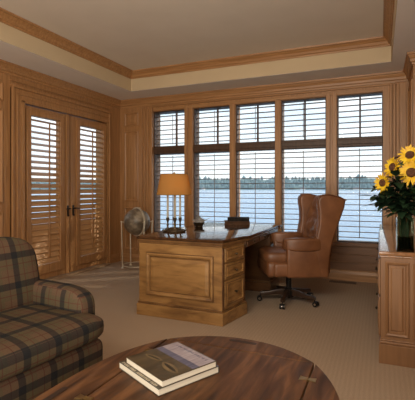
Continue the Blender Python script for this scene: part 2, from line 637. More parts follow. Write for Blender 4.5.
# door casing with stepped mouldings
dc = MB(M_left)
for (u0, u1) in ((3.40, DY0),):
    dc.box(u0, u1, 0, DZ, 0, 0.022)
    dc.box(u0 - 0.0, u0 + 0.035, 0, DZ + 0.16, 0, 0.045, 0.006)
    dc.box(u0 + 0.075, u0 + 0.10, 0, DZ + 0.10, 0, 0.034, 0.005)
    dc.box(u1 - 0.05, u1, 0, DZ + 0.03, 0, 0.030, 0.005)
dc.box(DY1, DY1 + 0.05, 0, DZ, 0, 0.022)
dc.box(DY1 + 0.02, DY1 + 0.05, 0, DZ + 0.16, 0, 0.04, 0.006)
dc.box(3.40, DY1 + 0.05, DZ, DZ + 0.16, 0, 0.022)
dc.box(3.40, DY1 + 0.05, DZ + 0.155, DZ + 0.19, 0, 0.05, 0.006)
dc.box(3.475, DY1 + 0.05, DZ + 0.085, DZ + 0.11, 0, 0.034, 0.005)
dc.box(3.55, DY1 + 0.0, DZ, DZ + 0.035, 0, 0.030, 0.005)
dc.box(3.40, DY1 + 0.05, DZ + 0.23, DZ + 0.245, 0, 0.02, 0.004)
struct(dc.build('trim_3', wood_z, smooth=0))
# pale door sill
struct(MB().box(XL - T, XL + 0.07, DY0, DY1, 0, 0.022, 0.006).build('trim_4', noisy('sill_oak', (0.33, 0.22, 0.13), (0.42, 0.29, 0.18), (9, 0.5, 9), 5, 4, 0.5), smooth=0))

# window casing: left steps, posts' beads, stool, wainscot boards, right casing
wc = MB(M_back)
wc.box(-3.56, -3.36, 0.13, 2.55, 0, 0.016)
for u in (-3.56, -3.505, -3.455):
    wc.box(u, u + 0.022, 0.13, 2.53, 0.01, 0.034, 0.005)
wc.box(-3.40, -3.36, ZB, ZT + 0.04, 0.01, 0.03, 0.005)
wc.box(0.035, 0.11, 0.13, 2.55, 0, 0.014)
for u, h_ in ((0.11, 0.04), (0.15, 0.03), (0.19, 0.045)):
    wc.box(u, u + 0.03, 0.13, 2.53, 0, h_, 0.006)
wc.box(0.22, 0.30, 0.13, 2.53, 0, 0.02, 0.004)
for (a, b_), (c_, d_) in zip(WIN, WIN[1:]):
    wdt = c_ - b_
    if wdt > 0.12:
        wc.box(b_ + 0.002, b_ + 0.055, ZB, ZT + 0.05, 0, 0.018, 0.005)
        wc.box(c_ - 0.055, c_ - 0.002, ZB, ZT + 0.05, 0, 0.018, 0.005)
    else:
        wc.box(b_ + 0.012, c_ - 0.012, ZB, ZT + 0.02, 0, 0.012, 0.005)
struct(wc.build('trim_5', wood_z, smooth=0))
wh = MB(M_back)
wh.box(-3.40, 0.11, ZT + 0.004, ZT + 0.04, 0, 0.012, 0.004)
wh.box(-3.56, 0.22, ZT + 0.07, ZT + 0.09, 0, 0.03, 0.005)
struct(wh.build('trim_6', wood_x, smooth=0))
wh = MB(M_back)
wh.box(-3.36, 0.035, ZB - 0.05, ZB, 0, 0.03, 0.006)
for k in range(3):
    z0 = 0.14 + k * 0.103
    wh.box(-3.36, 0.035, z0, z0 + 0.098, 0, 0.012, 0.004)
wains = noisy('shaded_wainscot', (0.155, 0.068, 0.026), (0.235, 0.110, 0.044), (0.5, 9, 9), 5, 5, 0.42, 0.03, dist=0.4)  # wall wood darkened: shade below the windows put into the colour
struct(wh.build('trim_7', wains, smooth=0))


# ------------------------------------------------------------------ windows with plantation shutters
def slats(x0, x1, yc, z0, z1, pitch, depth, tilt=0.0, th=0.008):
    m = MB()
    n = int((z1 - z0) / pitch)
    off = (z1 - z0 - n * pitch) / 2
    for i in range(n):
        z = z0 + off + (i + 0.5) * pitch
        X = Matrix.Translation((0, yc, z)) @ Matrix.Rotation(tilt, 4, 'X')
        m.box(x0, x1, -depth / 2, depth / 2, -th / 2, th / 2, 0.003, 1, X)
    return m


frame_shaded = noisy('shaded_frame_wood', (0.05, 0.024, 0.011), (0.09, 0.043, 0.02), (6, 6, 1), 5, 4, 0.5)  # backlit shade of jambs and transoms put into the wood colour
for i, (x0, x1) in enumerate(WIN):
    root = empty('window_%d' % (i + 1), ((x0 + x1) / 2, YB, ZB))
    struct(root)
    r_ = REC[i]
    yg = YB + r_ + 0.09
    Mi = Matrix.Translation(-root.location)
    fr = MB(Mi)
    s_ = 0.012
    fr.box(x0 + 0.001, x0 + s_, YB + 0.03, yg, ZB, ZT)
    fr.box(x1 - s_, x1 - 0.001, YB + 0.03, yg, ZB, ZT)
    fr.box(x0, x1, YB + 0.012, yg, ZM0, ZM1, 0.006)
    fr.box(x0, x1, YB + 0.002, YB + 0.03, ZM0 + 0.03, ZM1 - 0.03, 0.006)
    fr.box(x0 + s_, x1 - s_, YB + 0.03, yg, ZT - 0.012, ZT - 0.001)
    fr.box(x0 + s_, x1 - s_, YB + 0.03, yg, ZB + 0.001, ZB + 0.015)
    fr.build('frame', frame_shaded, root, 0)
    yc = YB + r_ + 0.01
    m = slats(x0 + s_ + 0.002, x1 - s_ - 0.002, yc, ZM1 + 0.004, ZT - 0.016, 0.0745, 0.058, R(2), 0.0085); m.M = ID
    m.bm.transform(Mi); m.build('upper_slats', slat_wood, root, 0)
    m = slats(x0 + s_ + 0.002, x1 - s_ - 0.002, yc, ZB + 0.02, ZM0 - 0.004, 0.072, 0.056, R(-1), 0.0085)
    m.bm.transform(Mi); m.build('lower_slats', slat_wood, root, 0)
    xm = (x0 + x1) / 2 + (0.0 if i > 1 else 0.02)
    rod = MB(Mi)
    rod.cyl((xm, yc - 0.036, ZB + 0.06), (xm, yc - 0.036, ZM0 - 0.03), 0.0045, n=8)
    rod.cyl((xm, yc - 0.036, ZM1 + 0.03), (xm, yc - 0.036, ZT - 0.05), 0.0045, n=8)
    rod.build('tilt_rod', slat_wood, root)
    mu = MB(Mi)
    mu.box(xm - 0.011, xm + 0.011, yg + 0.005, yg + 0.04, ZM1, ZT)
    mu.build('muntin', frame_shaded, root, 0)
    g = MB(Mi)
    g.box(x0 + 0.002, x1 - 0.002, yg + 0.010, yg + 0.016, ZB + 0.002, ZT - 0.002)
    g.build('pane', pane_glass, root, 0)

# ------------------------------------------------------------------ doors with louvred shutters
sunlit_louvre_wood = noisy('sunlit_louvre_wood', (0.42, 0.215, 0.082), (0.58, 0.32, 0.135), (9, 0.5, 9), 5, 4, 0.42, dist=0.4)  # paler than the door wood, standing in for sun on the slats
for i, (y0, y1, g0, g1) in enumerate(((3.605, 4.40, 3.715, 4.205), (4.42, 5.222, 4.60, 5.135))):
    root = struct(empty('door_%d' % (i + 1), (XL, (y0 + y1) / 2, 0.025)))
    Mi = Matrix.Translation(-root.location)
    zb, zt, z0, z1 = 0.028, DZ - 0.01, 0.225, 2.125
    xo, xi = XL - 0.075, XL - 0.012
    fr = MB(Mi)
    fr.box(xo, xi, y0, g0, zb, zt, 0.004)
    fr.box(xo, xi, g1, y1, zb, zt, 0.004)
    fr.box(xo, xi, g0, g1, zb, z0, 0.004)
    fr.box(xo, xi, g0, g1, z1, zt, 0.004)
    # shutter frame planted on the leaf
    a0, a1 = g0 - 0.075, g1 + 0.075
    xs = XL + 0.012
    fr.box(xi, xs, a0, g0 - 0.004, z0 - 0.12, z1 + 0.075, 0.005)
    fr.box(xi, xs, g1 + 0.004, a1, z0 - 0.12, z1 + 0.075, 0.005)
    fr.box(xi, xs, a0 + 0.07, a1 - 0.07, z0 - 0.12, z0, 0.004)
    fr.box(xi, xs, a0 + 0.07, a1 - 0.07, z1, z1 + 0.075, 0.004)
    if i == 0:
        fr.box(xi, xs + 0.004, a1 + 0.035, y1 - 0.03, zb, zt, 0.006)
    fr.build('leaf_frame', wood_z, root, 0)
    sl = MB(Mi)
    pitch = 0.0745
    n = int((z1 - z0) / pitch)
    for k in range(n):
        z = z0 + 0.0 + (k + 0.5) * (z1 - z0 - 0.012) / n
        f = (z - z0) / (z1 - z0)
        tl = R(60 - 34 * min(1, max(0, (f - 0.22) / 0.5)))
        X = Matrix.Translation((XL - 0.022, 0, z)) @ Matrix.Rotation(tl, 4, 'Y')
        sl.box(-0.041, 0.041, g0, g1, -0.004, 0.004, 0.003, 1, X)
    sl.build('louvres', sunlit_louvre_wood, root, 0)
    ym = (g0 + g1) / 2 + (0.05 if i == 0 else 0.0)
    MB(Mi).box(xs - 0.012, xs + 0.003, ym - 0.008, ym + 0.008, z0 + 0.08, z1 - 0.06, 0.003).build('tilt_rod', wood_z, root, 0)
    MB(Mi).box(xo - 0.05, xo - 0.044, g0 - 0.02, g1 + 0.02, z0 - 0.02, z1 + 0.02).build('pane', pane_glass, root, 0)
    hy = 4.33 if i == 0 else 4.47
    h = MB(Mi)
    xp = xs + 0.006 if i == 0 else xi
    h.box(xp, xp + 0.010, hy - 0.016, hy + 0.016, 0.835, 0.975, 0.004)
    h.cyl((xp + 0.005, hy, 0.93), (xp + 0.055, hy, 0.93), 0.010)
    sg = -1 if i == 0 else 1
    h.tube([(xp + 0.05, hy, 0.93), (xp + 0.055, hy + sg * 0.02, 0.932), (xp + 0.052, hy + sg * 0.05, 0.925), (xp + 0.05, hy + sg * 0.07, 0.93)],
           [0.010, 0.009, 0.008, 0.009], 10)
    h.cyl((xp + 0.004, hy, 0.835), (xp + 0.02, hy, 0.835), 0.013)
    h.build('lever_handle', dark_metal, root)
    hn = MB(Mi)
    yh = y0 - 0.0 if i == 0 else y1 + 0.0
    for zz in (0.35, 1.15, 2.0):
        hn.cyl((XL - 0.004, yh, zz - 0.05), (XL - 0.004, yh, zz + 0.05), 0.008, n=10)
    hn.build('hinge', dark_metal, root)

# ------------------------------------------------------------------ outside
water = noisy('lake_water', (0.17, 0.29, 0.45), (0.21, 0.34, 0.51), (1, 1, 1), 0.05, 3, 0.22, spec=0.6)
_b = water.node_tree.nodes['Principled BSDF']
_t = N(water, 'ShaderNodeTexCoord')
_n1 = N(water, 'ShaderNodeTexNoise')
_n1.inputs['Scale'].default_value = 1.6
_n1.inputs['Detail'].default_value = 6
L(water, _t.outputs['Object'], _n1.inputs['Vector'])
_bp = N(water, 'ShaderNodeBump')
_bp.inputs['Strength'].default_value = 0.6
_bp.inputs['Distance'].default_value = 0.4
L(water, _n1.outputs['Fac'], _bp.inputs['Height'])
L(water, _bp.outputs[0], _b.inputs['Normal'])
lake = MB().quad([(-4000, 11, -3), (2500, 11, -3), (2500, 1500, -3), (-4000, 1500, -3)]).build('lake', water, smooth=0)
struct(lake)
lawn_m = noisy('lawn', (0.03, 0.05, 0.015), (0.06, 0.085, 0.03), (1, 1, 1), 3, 4, 0.9)
lw_ = MB()
lw_.box(-30, 30, -20, 10.5, -0.5, -0.14)
lw_.box(-30, 30, 10.5, 11.2, -3.4, -0.3)
struct(lw_.build('lawn', lawn_m, smooth=0))

haze_m = bpy.data.materials.new('lake_haze')
haze_m.use_nodes = True
haze_m.node_tree.nodes.clear()
_o = N(haze_m, 'ShaderNodeOutputMaterial')
_v = N(haze_m, 'ShaderNodeVolumeScatter')
_v.inputs['Color'].default_value = (0.62, 0.80, 1.0, 1)
_v.inputs['Density'].default_value = 0.00030
L(haze_m, _v.outputs[0], _o.inputs['Volume'])
hz_ = MB().box(-2600, 1000, 250, 1165, -2.99, 120).build('lake_haze', haze_m, smooth=0)
struct(hz_)

# far shore: a low ridge covered in conifers, a few white houses at the water
def ridge_h(x):
    return 34 + 6 * mnoise.noise(Vector((x / 420, 3.1, 0))) + 4 * mnoise.noise(Vector((x / 90, 7.7, 0)))
rg = bmesh.new()
prev = None
for k in range(0, 171):
    x = -2600 + k * 20
    hh = ridge_h(x)
    row = [rg.verts.new((x, 1180, -3.0)), rg.verts.new((x, 1210, -3 + hh * 0.25)), rg.verts.new((x, 1300, -3 + hh)), rg.verts.new((x, 1420, -3))]
    if prev:
        for a in range(3):
            rg.faces.new((prev[a], row[a], row[a + 1], prev[a + 1]))
    prev = row
_m = MB(); _m.bm.free(); _m.bm = rg
forest_m = noisy('haze_tinted_conifers', (0.075, 0.125, 0.12), (0.20, 0.28, 0.28), (1, 1, 1), 0.05, 3, 0.9, spec=0.0)  # bluish tint puts distance haze into the tree colour
struct(_m.build('far_shore', forest_m))
fo = bmesh.new()
for k in range(2200):
    x = random.uniform(-2550, 780)
    dy = random.random()
    y = 1190 + dy * 110
    z = -3 + ridge_h(x) * (0.1 + 0.9 * dy) * 0.9
    hh = random.uniform(9, 20)
    rr = hh * random.uniform(0.22, 0.42)
    n = 6
    a0 = random.random() * 6
    tiers = [(rr, 0), (rr * 0.95, hh * 0.35), (rr * 0.5, hh * 0.75)]
    rows = [[fo.verts.new((x + r0 * math.cos(a0 + 2 * PI * j / n), y + r0 * math.sin(a0 + 2 * PI * j / n), z + zz)) for j in range(n)] for r0, zz in tiers]
    tip = fo.verts.new((x, y, z + hh))
    for a, q in zip(rows, rows[1:]):
        for j in range(n):
            fo.faces.new((a[j], a[(j + 1) % n], q[(j + 1) % n], q[j]))
    for j in range(n):
        fo.faces.new((rows[-1][j], rows[-1][(j + 1) % n], tip))
_m = MB(); _m.bm.free(); _m.bm = fo
tag(_m.build('shore_forest', forest_m, smooth=0), 'dense hazy blue green conifer forest along the far shore of the lake', 'forest', kind='stuff')
house_w = mat('white_house', (0.7, 0.68, 0.64), 0.8)
house_r = mat('grey_roof', (0.16, 0.15, 0.15), 0.8)
HX = [(-1050, 'white lake house on the far shore, seen beside the lamp'), (-860, 'white lake house on the far shore, seen in the second window'),
      (-790, 'pale wide lake house on the far shore in the second window'), (-520, 'white lake house on the far shore behind the third window'),
      (-205, 'white lake house on the far shore behind the fourth window'), (-60, 'small white lake house on the far shore in the fifth window')]
for k, (x, lab) in enumerate(HX):
    wd = 9 + (k % 3) * 3
    h = thing('lake_house', lab, 'house', (x, 1172, -2.8), 0, 'houses along the far shore')
    MB().box(-wd / 2, wd / 2, -4, 4, 0, 4.5).build('walls', house_w, h, 0)
    MB().prism([(-4.6, 4.4), (4.6, 4.4), (0, 8)], -wd / 2 - .5, wd / 2 + .5, M=Matrix(((0, 0, 1, 0), (1, 0, 0, 0), (0, 1, 0, 0), (0, 0, 0, 1)))).build('roof', house_r, h, 0)

# ------------------------------------------------------------------ desk
desk = thing('partners_desk', 'honey brown wooden partners desk with dark polished top in front of the windows', 'desk', (-1.70, 4.12, 0))
Md = Matrix.Translation((1.70, -4.12, 0))
DY = 3.28
near = [(-2.13, DY), (-1.277, DY), (-1.20, 3.68), (-2.13, 3.68)]
far = [(-2.13, 4.56), (-1.18, 4.56), (-1.18, 4.96), (-2.13, 4.96)]
TOPZ = 0.755


def offs(poly, o):
    n = len(poly)
    r = []
    P = [Vector(p) for p in poly]
    for i in range(n):
        d0 = (P[i] - P[i - 1]).normalized(); d1 = (P[(i + 1) % n] - P[i]).normalized()
        n0 = Vector((d0.y, -d0.x)); n1 = Vector((d1.y, -d1.x))
        m_ = n0 + n1
        m_ = m_ / m_.dot(n0)
        r.append((P[i].x + m_.x * o, P[i].y + m_.y * o))
    return r


top_poly = [(-2.15, 3.265), (-1.265, 3.265), (-1.185, 3.66), (-1.155, 3.70), (-1.155, 4.90), (-1.135, 4.93), (-1.135, 4.985), (-2.15, 4.985)]
t_ = MB(Md)
t_.prism(offs(top_poly, 0.0), TOPZ - 0.028, TOPZ, 0.009, 3)
dt = t_.build('top', desk_top_m, desk)
te = MB(Md)
te.prism(offs(top_poly, -0.004), TOPZ - 0.048, TOPZ - 0.0285, 0.005, 2)
te.build('edge_moulding', desk_edge, desk)
for nm, poly in (('near', near), ('far', far)):
    p = MB(Md)
    p.prism(poly, 0.115, TOPZ - 0.0485)
    dw = desk_wood if nm == 'near' else desk_dark  # far pedestal darkened: kneehole shade carried by its wood colour
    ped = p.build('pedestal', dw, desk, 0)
    q = MB(Md)
    q.prism(offs(poly, 0.018), 0.0, 0.112, 0.006)
    q.build('plinth', dw, desk, 0)
    q = MB(Md)
    q.prism(offs(poly, 0.010), 0.1122, 0.132, 0.005)
    q.build('plinth_moulding', desk_edge, desk, 0)
    q = MB(Md)
    q.prism(offs(poly, 0.008), TOPZ - 0.066, TOPZ - 0.0487, 0.005)
    q.build('neck_moulding', desk_edge, desk, 0)
    # moulded end panel
    sgn = 1 if nm == 'near' else -1
    yy = DY if nm == 'near' else 4.96
    Me = Matrix(((1, 0, 0, 0), (0, 0, -sgn, yy), (0, 1, 0, 0), (0, 0, 0, 1)))
    ep = MB(Md)
    ep.rings(-2.045, -1.36, 0.205, 0.60, [(0, 0), (0.0, 0.016), (0.010, 0.020), (0.024, 0.014), (0.034, 0.002), (0.044, 0.002), (0.075, 0.009), (0.078, 0.009)], Me)
    ep.build('end_panel', desk_wood, desk, 0)
    bd = MB(Md)
    bd.rings(-2.052, -1.353, 0.198, 0.607, [(0, 0), (0.0, 0.006), (0.006, 0.006)], Me, fill=False)
    bd.rings(-2.012, -1.393, 0.238, 0.567, [(0, 0), (0.0, 0.0055), (0.008, 0.0055), (0.008, 0)], Me, fill=False)
    bd.build('panel_bead', desk_edge, desk, 0)
    # drawers on the canted kneehole side
    A = Vector(poly[1] if nm == 'near' else poly[2])
    B = Vector(poly[2] if nm == 'near' else poly[1])
    if nm == 'far':
        A, B = B, A
    dv = (B - A); Ld = dv.length; dv.normalize()
    nn = Vector((dv.y, -dv.x))
    Mw = Matrix(((dv.x, 0, nn.x, A.x), (dv.y, 0, nn.y, A.y), (0, 1, 0, 0), (0, 0, 0, 1)))
    for (za, zb_) in ((0.155, 0.385), (0.40, 0.535), (0.55, 0.675)):
        d = MB(Md)
        d.box(0.035, Ld - 0.03, za, zb_, 0.0005, 0.014, 0.004, 2, Mw)
        d.rings(0.06, Ld - 0.055, za + 0.022, zb_ - 0.022, [(0, 0.014), (0.0, 0.020), (0.008, 0.022), (0.016, 0.015), (0.018, 0.015)], Mw)
        dr = d.build('drawer', dw, desk, 0)
        bd = MB(Md)
        bd.rings(0.053, Ld - 0.048, za + 0.015, zb_ - 0.015, [(0, 0.014), (0, 0.0165), (0.006, 0.0165)], Mw, fill=False)
        bd.rings(0.031, Ld - 0.026, za - 0.004, zb_ + 0.004, [(0, 0.0), (0, 0.004), (0.005, 0.004)], Mw, fill=False)
        bd.build('bead', desk_edge, dr, 0)
        kb = MB(Md)
        zc = (za + zb_) / 2
        kb.cyl(Mw @ Vector((Ld / 2, zc, 0.014)), Mw @ Vector((Ld / 2, zc, 0.030)), 0.007, 0.006)
        kb.pillow(tuple(Mw @ Vector((Ld / 2, zc, 0.034))), (0.011, 0.011, 0.011), 1, 1, 12, 8)
        kb.build('knob', bronze, dr)
    # pilaster at the corner
    pl = MB(Md)
    pl.box(0.002, 0.030, 0.14, 0.68, -0.003, 0.010, 0.004, 2, Mw)
    pl.build('corner_pilaster', desk_dark, desk, 0)
    pl = MB(Md)
    pl.box(Ld - 0.026, Ld - 0.002, 0.14, 0.68, -0.003, 0.010, 0.004, 2, Mw)
    pl.build('corner_pilaster', desk_dark, desk, 0)
# kneehole apron with its drawers, modesty panel
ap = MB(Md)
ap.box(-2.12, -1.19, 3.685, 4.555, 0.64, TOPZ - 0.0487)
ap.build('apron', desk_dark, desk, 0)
for y0 in (3.72, 4.135):
    d = MB(Md)
    Mw = Matrix(((0, 0, 1, -1.19), (1, 0, 0, 0), (0, 1, 0, 0), (0, 0, 0, 1)))
    d.box(y0, y0 + 0.385, 0.652, 0.695, 0.0005, 0.014, 0.004, 2, Mw)
    dr = d.build('drawer', desk_dark, desk, 0)
    kb = MB(Md)
    kb.cyl((-1.176, y0 + 0.19, 0.674), (-1.155, y0 + 0.19, 0.674), 0.008)
    kb.build('knob', bronze, dr)
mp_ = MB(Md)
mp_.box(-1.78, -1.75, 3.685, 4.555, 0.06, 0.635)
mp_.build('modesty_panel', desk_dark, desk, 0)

# ------------------------------------------------------------------ table lamp
lamp = thing('table_lamp', 'lit candle style table lamp with amber oval shade on the desk', 'lamp', (-1.985, 3.72, TOPZ), R(23))
b = MB()
b.lathe([(0, 0), (0.118, 0), (0.122, 0.008), (0.116, 0.016), (0.10, 0.022), (0.085, 0.024), (0.075, 0.034), (0.055, 0.040), (0.045, 0.048), (0.0, 0.052)], n=36, sx=1, sy=0.62)
for a in range(10):
    an = 2 * PI * a / 10
    b.pillow((0.112 * math.cos(an), 0.068 * math.sin(an), 0.016), (0.016, 0.014, 0.012), 1, 1, 10, 8)
b.build('base', bronze, lamp)
for (cx_, cy_) in ((-0.068, 0.0), (0.0, 0.028), (0.062, 0.0), (0.012, -0.032)):
    s = MB()
    s.lathe([(0, 0.03), (0.017, 0.03), (0.013, 0.045), (0.008, 0.06), (0.013, 0.075), (0.009, 0.09), (0.008, 0.10), (0.016, 0.125), (0.018, 0.15), (0.014, 0.152), (0, 0.152)], (cx_, cy_, 0), 14)
    so = s.build('candle_socket', bronze, lamp)
    c = MB()
    c.lathe([(0, 0.1525), (0.0105, 0.1525), (0.0105, 0.40), (0.008, 0.405), (0, 0.405)], (cx_, cy_, 0), 14)
    c.build('candle_tube', ivory, so)
s = MB()
s.cyl((0, 0, 0.052), (0, 0, 0.60), 0.005)
s.box(-0.135, 0.135, -0.004, 0.004, 0.585, 0.592)
s.pillow((0, 0, 0.612), (0.012, 0.012, 0.016), 1, 1, 12, 8)
s.build('stem', brass, lamp)
sh = MB()
bot, topp = 0.388, 0.606
sh.lathe([(1.0, bot), (0.775, topp), (0.765, topp), (0.99, bot), (1.0, bot)], n=48, sx=0.185, sy=0.125)
sh.build('shade', shade_m, lamp)
for (q, z) in ((1.0, bot), (0.775, topp)):
    rim = MB()
    rim.tube([(0.1855 * q * math.cos(2 * PI * j / 48), 0.1255 * q * math.sin(2 * PI * j / 48), z) for j in range(48)], 0.0032, 6, True)
    rim.build('shade_trim', brass, lamp)
bl = light('lamp_bulb', 'POINT', (0, 0, 0), 0.42, (1.0, 0.82, 0.45))
bl.data.shadow_soft_size = 0.03
bl.parent = lamp
bl.location = (0.03, 0, 0.49)

# ------------------------------------------------------------------ coral in its bowl
bowl = MB()
bowl.lathe([(0, 0), (0.036, 0), (0.040, 0.006), (0.034, 0.012), (0.052, 0.035), (0.060, 0.05), (0.055, 0.05), (0.046, 0.034), (0, 0.026)], n=24)
bo = bowl.build('dark_bowl', bronze)
bo.location = (-1.95, 4.27, TOPZ)
tag(bo, 'small dark bowl under the grey coral, on the desk beside the lamp', 'bowl')
cb = MB()
cb.pillow((0, 0, 0.055), (0.050, 0.050, 0.034), 1, 1, 18, 12, fn=lambda v: v + Vector((0, 0, 0)) + (v - Vector((0, 0, 0.055))) * 0.18 * mnoise.noise(v * 60))
for k in range(70):
    a = random.random() * 2 * PI
    el = random.uniform(0.15, 1.5)
    d = Vector((math.cos(a) * math.cos(el), math.sin(a) * math.cos(el), math.sin(el)))
    p0 = Vector((0, 0, 0.055)) + Vector((d.x * 0.045, d.y * 0.045, d.z * 0.03))
    cb.cyl(p0, p0 + d * random.uniform(0.012, 0.03), 0.0045, 0.001, 5)
cb.cyl((0.045, 0.02, 0.065), (0.105, 0.045, 0.095), 0.004, 0.0015, 6)
co_ = cb.build('coral', grey_coral)
co_.location = (-1.95, 4.27, TOPZ)
co_.scale = bo.scale = (1.2, 1.2, 1.2)
tag(co_, 'spiky grey coral heaped in the small dark bowl on the desk', 'coral')


# ------------------------------------------------------------------ books
def book(name, lab, loc, rz, wx, dy, h, cover, group=None, rounded=True, cov=0.003, pages=None):
    r = thing(name, lab, 'book', loc, rz, group)
    c = MB()
    c.box(-wx / 2, wx / 2, -dy / 2, dy / 2, 0, cov, 0.001)
    c.box(-wx / 2, wx / 2, -dy / 2, dy / 2, h - cov, h, 0.001)
    c.box(-wx / 2 - 0.001, -wx / 2 + cov, -dy / 2, dy / 2, 0.0005, h - 0.0005, 0.001)
    c.build('cover', cover, r, 0)
    p = MB()
    p.box(-wx / 2 + cov, wx / 2 - 0.005, -dy / 2 + 0.005, dy / 2 - 0.005, cov, h - cov)
    p.build('page_block', pages or paper, r, 0)
    return r


book('desk_book', 'thick brown leather book, lower of the two stacked near the far desk corner', (-1.66, 4.78, TOPZ), R(113), 0.22, 0.31, 0.048, brown_book, 'books stacked on the desk', cov=0.004)
book('desk_book', 'thick black leather book, upper of the two stacked near the far desk corner', (-1.64, 4.79, TOPZ + 0.0485), R(108), 0.19, 0.27, 0.042, black_leather, 'books stacked on the desk', cov=0.004)

# ------------------------------------------------------------------ globe
globe = thing('floor_globe', 'large antique brown globe on a slim brass floor stand by the desk', 'globe', (-3.42, 5.2, 0))
gc = Vector((0, 0, 0.70))
gmat = noisy('old_map', (0.10, 0.075, 0.05), (0.36, 0.30, 0.22), (1, 1, 1), 7, 8, 0.4, 0.05, 0.38, 0.62, c3=(0.18, 0.14, 0.095))
pale_brass = noisy('pale_brass', (0.66, 0.58, 0.44), (0.82, 0.75, 0.60), (1, 1, 1), 20, 3, 0.38, metal=0.45)
g = MB()
g.pillow((0, 0, 0), (0.202, 0.202, 0.202), 1, 1, 48, 28, M=Matrix.Translation(gc))
g.build('sphere', gmat, globe)
Mr = Matrix.Translation(gc) @ Matrix.Rotation(R(-26), 4, 'Z') @ Matrix.Rotation(R(22), 4, 'Y')
mr = MB()
ring_prof = []
n = 64
b = bmesh.new()
vs = []
for j in range(n):
    a = 2 * PI * j / n
    ca, sa = math.cos(a), math.sin(a)
    vs.append([b.verts.new((r_ * ca, t_, r_ * sa)) for r_, t_ in ((0.207, -0.011), (0.224, -0.011), (0.224, 0.011), (0.207, 0.011))])
for j in range(n):
    a, q = vs[j], vs[(j + 1) % n]
    for k in range(4):
        b.faces.new((a[k], q[k], q[(k + 1) % 4], a[(k + 1) % 4]))
bmesh.ops.recalc_face_normals(b, faces=b.faces)
mr._add(b, Mr)
mr.cyl(Mr @ Vector((0, 0, 0.195)), Mr @ Vector((0, 0, 0.240)), 0.007)
mr.cyl(Mr @ Vector((0, 0, -0.195)), Mr @ Vector((0, 0, -0.235)), 0.007)
mr.build('meridian_ring', pale_brass, globe)
for an in (216, 150, 36, 330):
    a = R(an)
    ca, sa = math.cos(a), math.sin(a)
    lg = MB()
    lg.tube([(0.215 * ca, 0.215 * sa, 0.02), (0.232 * ca, 0.232 * sa, 0.70)], 0.0085, 8)
    lg.pillow((0.232 * ca, 0.232 * sa, 0.705), (0.014, 0.014, 0.014), 1, 1, 12, 8)
    lg.cyl((0.232 * ca, 0.232 * sa, 0.70), (0.203 * ca, 0.203 * sa, 0.70), 0.006)
    lg.lathe([(0, 0), (0.022, 0), (0.024, 0.006), (0.014, 0.018), (0.010, 0.03), (0, 0.032)], (0.215 * ca, 0.215 * sa, 0), 14)
    lg.build('leg', pale_brass, globe)
cr_ = MB()
cr_.tube([(0.215 * math.cos(2 * PI * j / 40), 0.215 * math.sin(2 * PI * j / 40), 0.045) for j in range(40)], 0.006, 6, True)
cr_.build('stretcher', pale_brass, globe)

# ------------------------------------------------------------------ leather wing chair
chair = thing('wing_swivel_chair', 'brown leather wingback swivel chair with tufted back at the desk', 'chair', (-0.845, 4.35, 0), R(207))
s = MB()
s.box(-0.27, 0.30, -0.31, 0.31, 0.315, 0.46, 0.03, 4)
s.box(0.02, 0.365, -0.285, 0.285, 0.305, 0.47, 0.045, 4)
s.build('seat_base', leather, chair, 50)
s = MB()
s.pillow((0.06, 0, 0.50), (0.315, 0.245, 0.062), 0.42, 0.3)
s.build('seat_cushion', leather, chair, 60)


def tuft(co):
    # diamond tufting pressed into the front of the back
    y, z = co.y, co.z
    u = (y / 0.115 + z / 0.13); v = (y / 0.115 - z / 0.13)
    d = abs(math.sin(PI * u / 2) * math.sin(PI * v / 2))
    q = max(0, 1 - (abs(y) / 0.235) ** 4) * max(0, 1 - (abs(z) / 0.30) ** 6)
    if co.x > 0:
        co = co + Vector((-0.05 * (1 - d) ** 2.2 * q, 0, 0))
    return co


bk = MB()
Mb = Matrix.Translation((-0.255, 0, 0.80)) @ Matrix.Rotation(R(-14), 4, 'Y')
bk.pillow((0, 0, 0), (0.085, 0.265, 0.345), 0.55, 0.4, 120, 90, M=Mb, fn=tuft)
bk.build('tufted_back', leather, chair, 80)
for sg in (1, -1):
    ar = MB()
    ya, yb_ = sorted((sg * 0.245, sg * 0.325))
    ar.box(-0.26, 0.17, ya, yb_, 0.31, 0.62, 0.022, 3)
    ar.pillow((-0.01, sg * 0.288, 0.645), (0.205, 0.068, 0.066), 0.35, 1.0, 24, 28, M=None)
    ao = ar.build('arm', leather, chair, 50)
    pad = MB()
    pad.lathe([(0, 0), (0.050, 0), (0.058, 0.006), (0.050, 0.014), (0.040, 0.010), (0, 0.012)], n=20, M=Matrix.Translation((0.187, sg * 0.288, 0.645)) @ Matrix.Rotation(PI / 2, 4, 'Y'))
    pad.build('scroll_front', leather, ao, 60)
    wg = MB()
    # wing outline in the side plane (x, z), thick and rounded, leaning out a little
    pts = [(-0.10, 0.60), (-0.125, 0.72), (-0.15, 0.85), (-0.15, 0.97), (-0.135, 1.06), (-0.14, 1.11), (-0.175, 1.145), (-0.25, 1.150), (-0.36, 1.125), (-0.425, 1.09), (-0.415, 1.02),
           (-0.355, 0.85), (-0.285, 0.62), (-0.25, 0.33), (-0.16, 0.33), (-0.12, 0.55)]
    Mw = Matrix.Translation((0, sg * 0.285, 0)) @ Matrix(((1, 0, 0, 0), (0, 0, 1, 0), (0, 1, 0, 0), (0, 0, 0, 1)))
    wg.prism(pts, -0.042, 0.042, 0.026, 4, M=Matrix.Translation((0, 0, 0)) @ Mw)
    for v in wg.bm.verts:
        k = max(0, v.co.z - 0.62) / 0.52
        v.co.y += sg * 0.02 * k
    wo = wg.build('wing', leather, chair, 60)
    pp = MB()
    wp = [(x, sg * (0.285 + 0.040 + 0.02 * max(0, z - 0.62) / 0.52), z) for x, z in pts[:10]]
    pp.tube(wp, 0.006, 6)
    pp.build('piping', leather, wo, 60)
ob = MB()
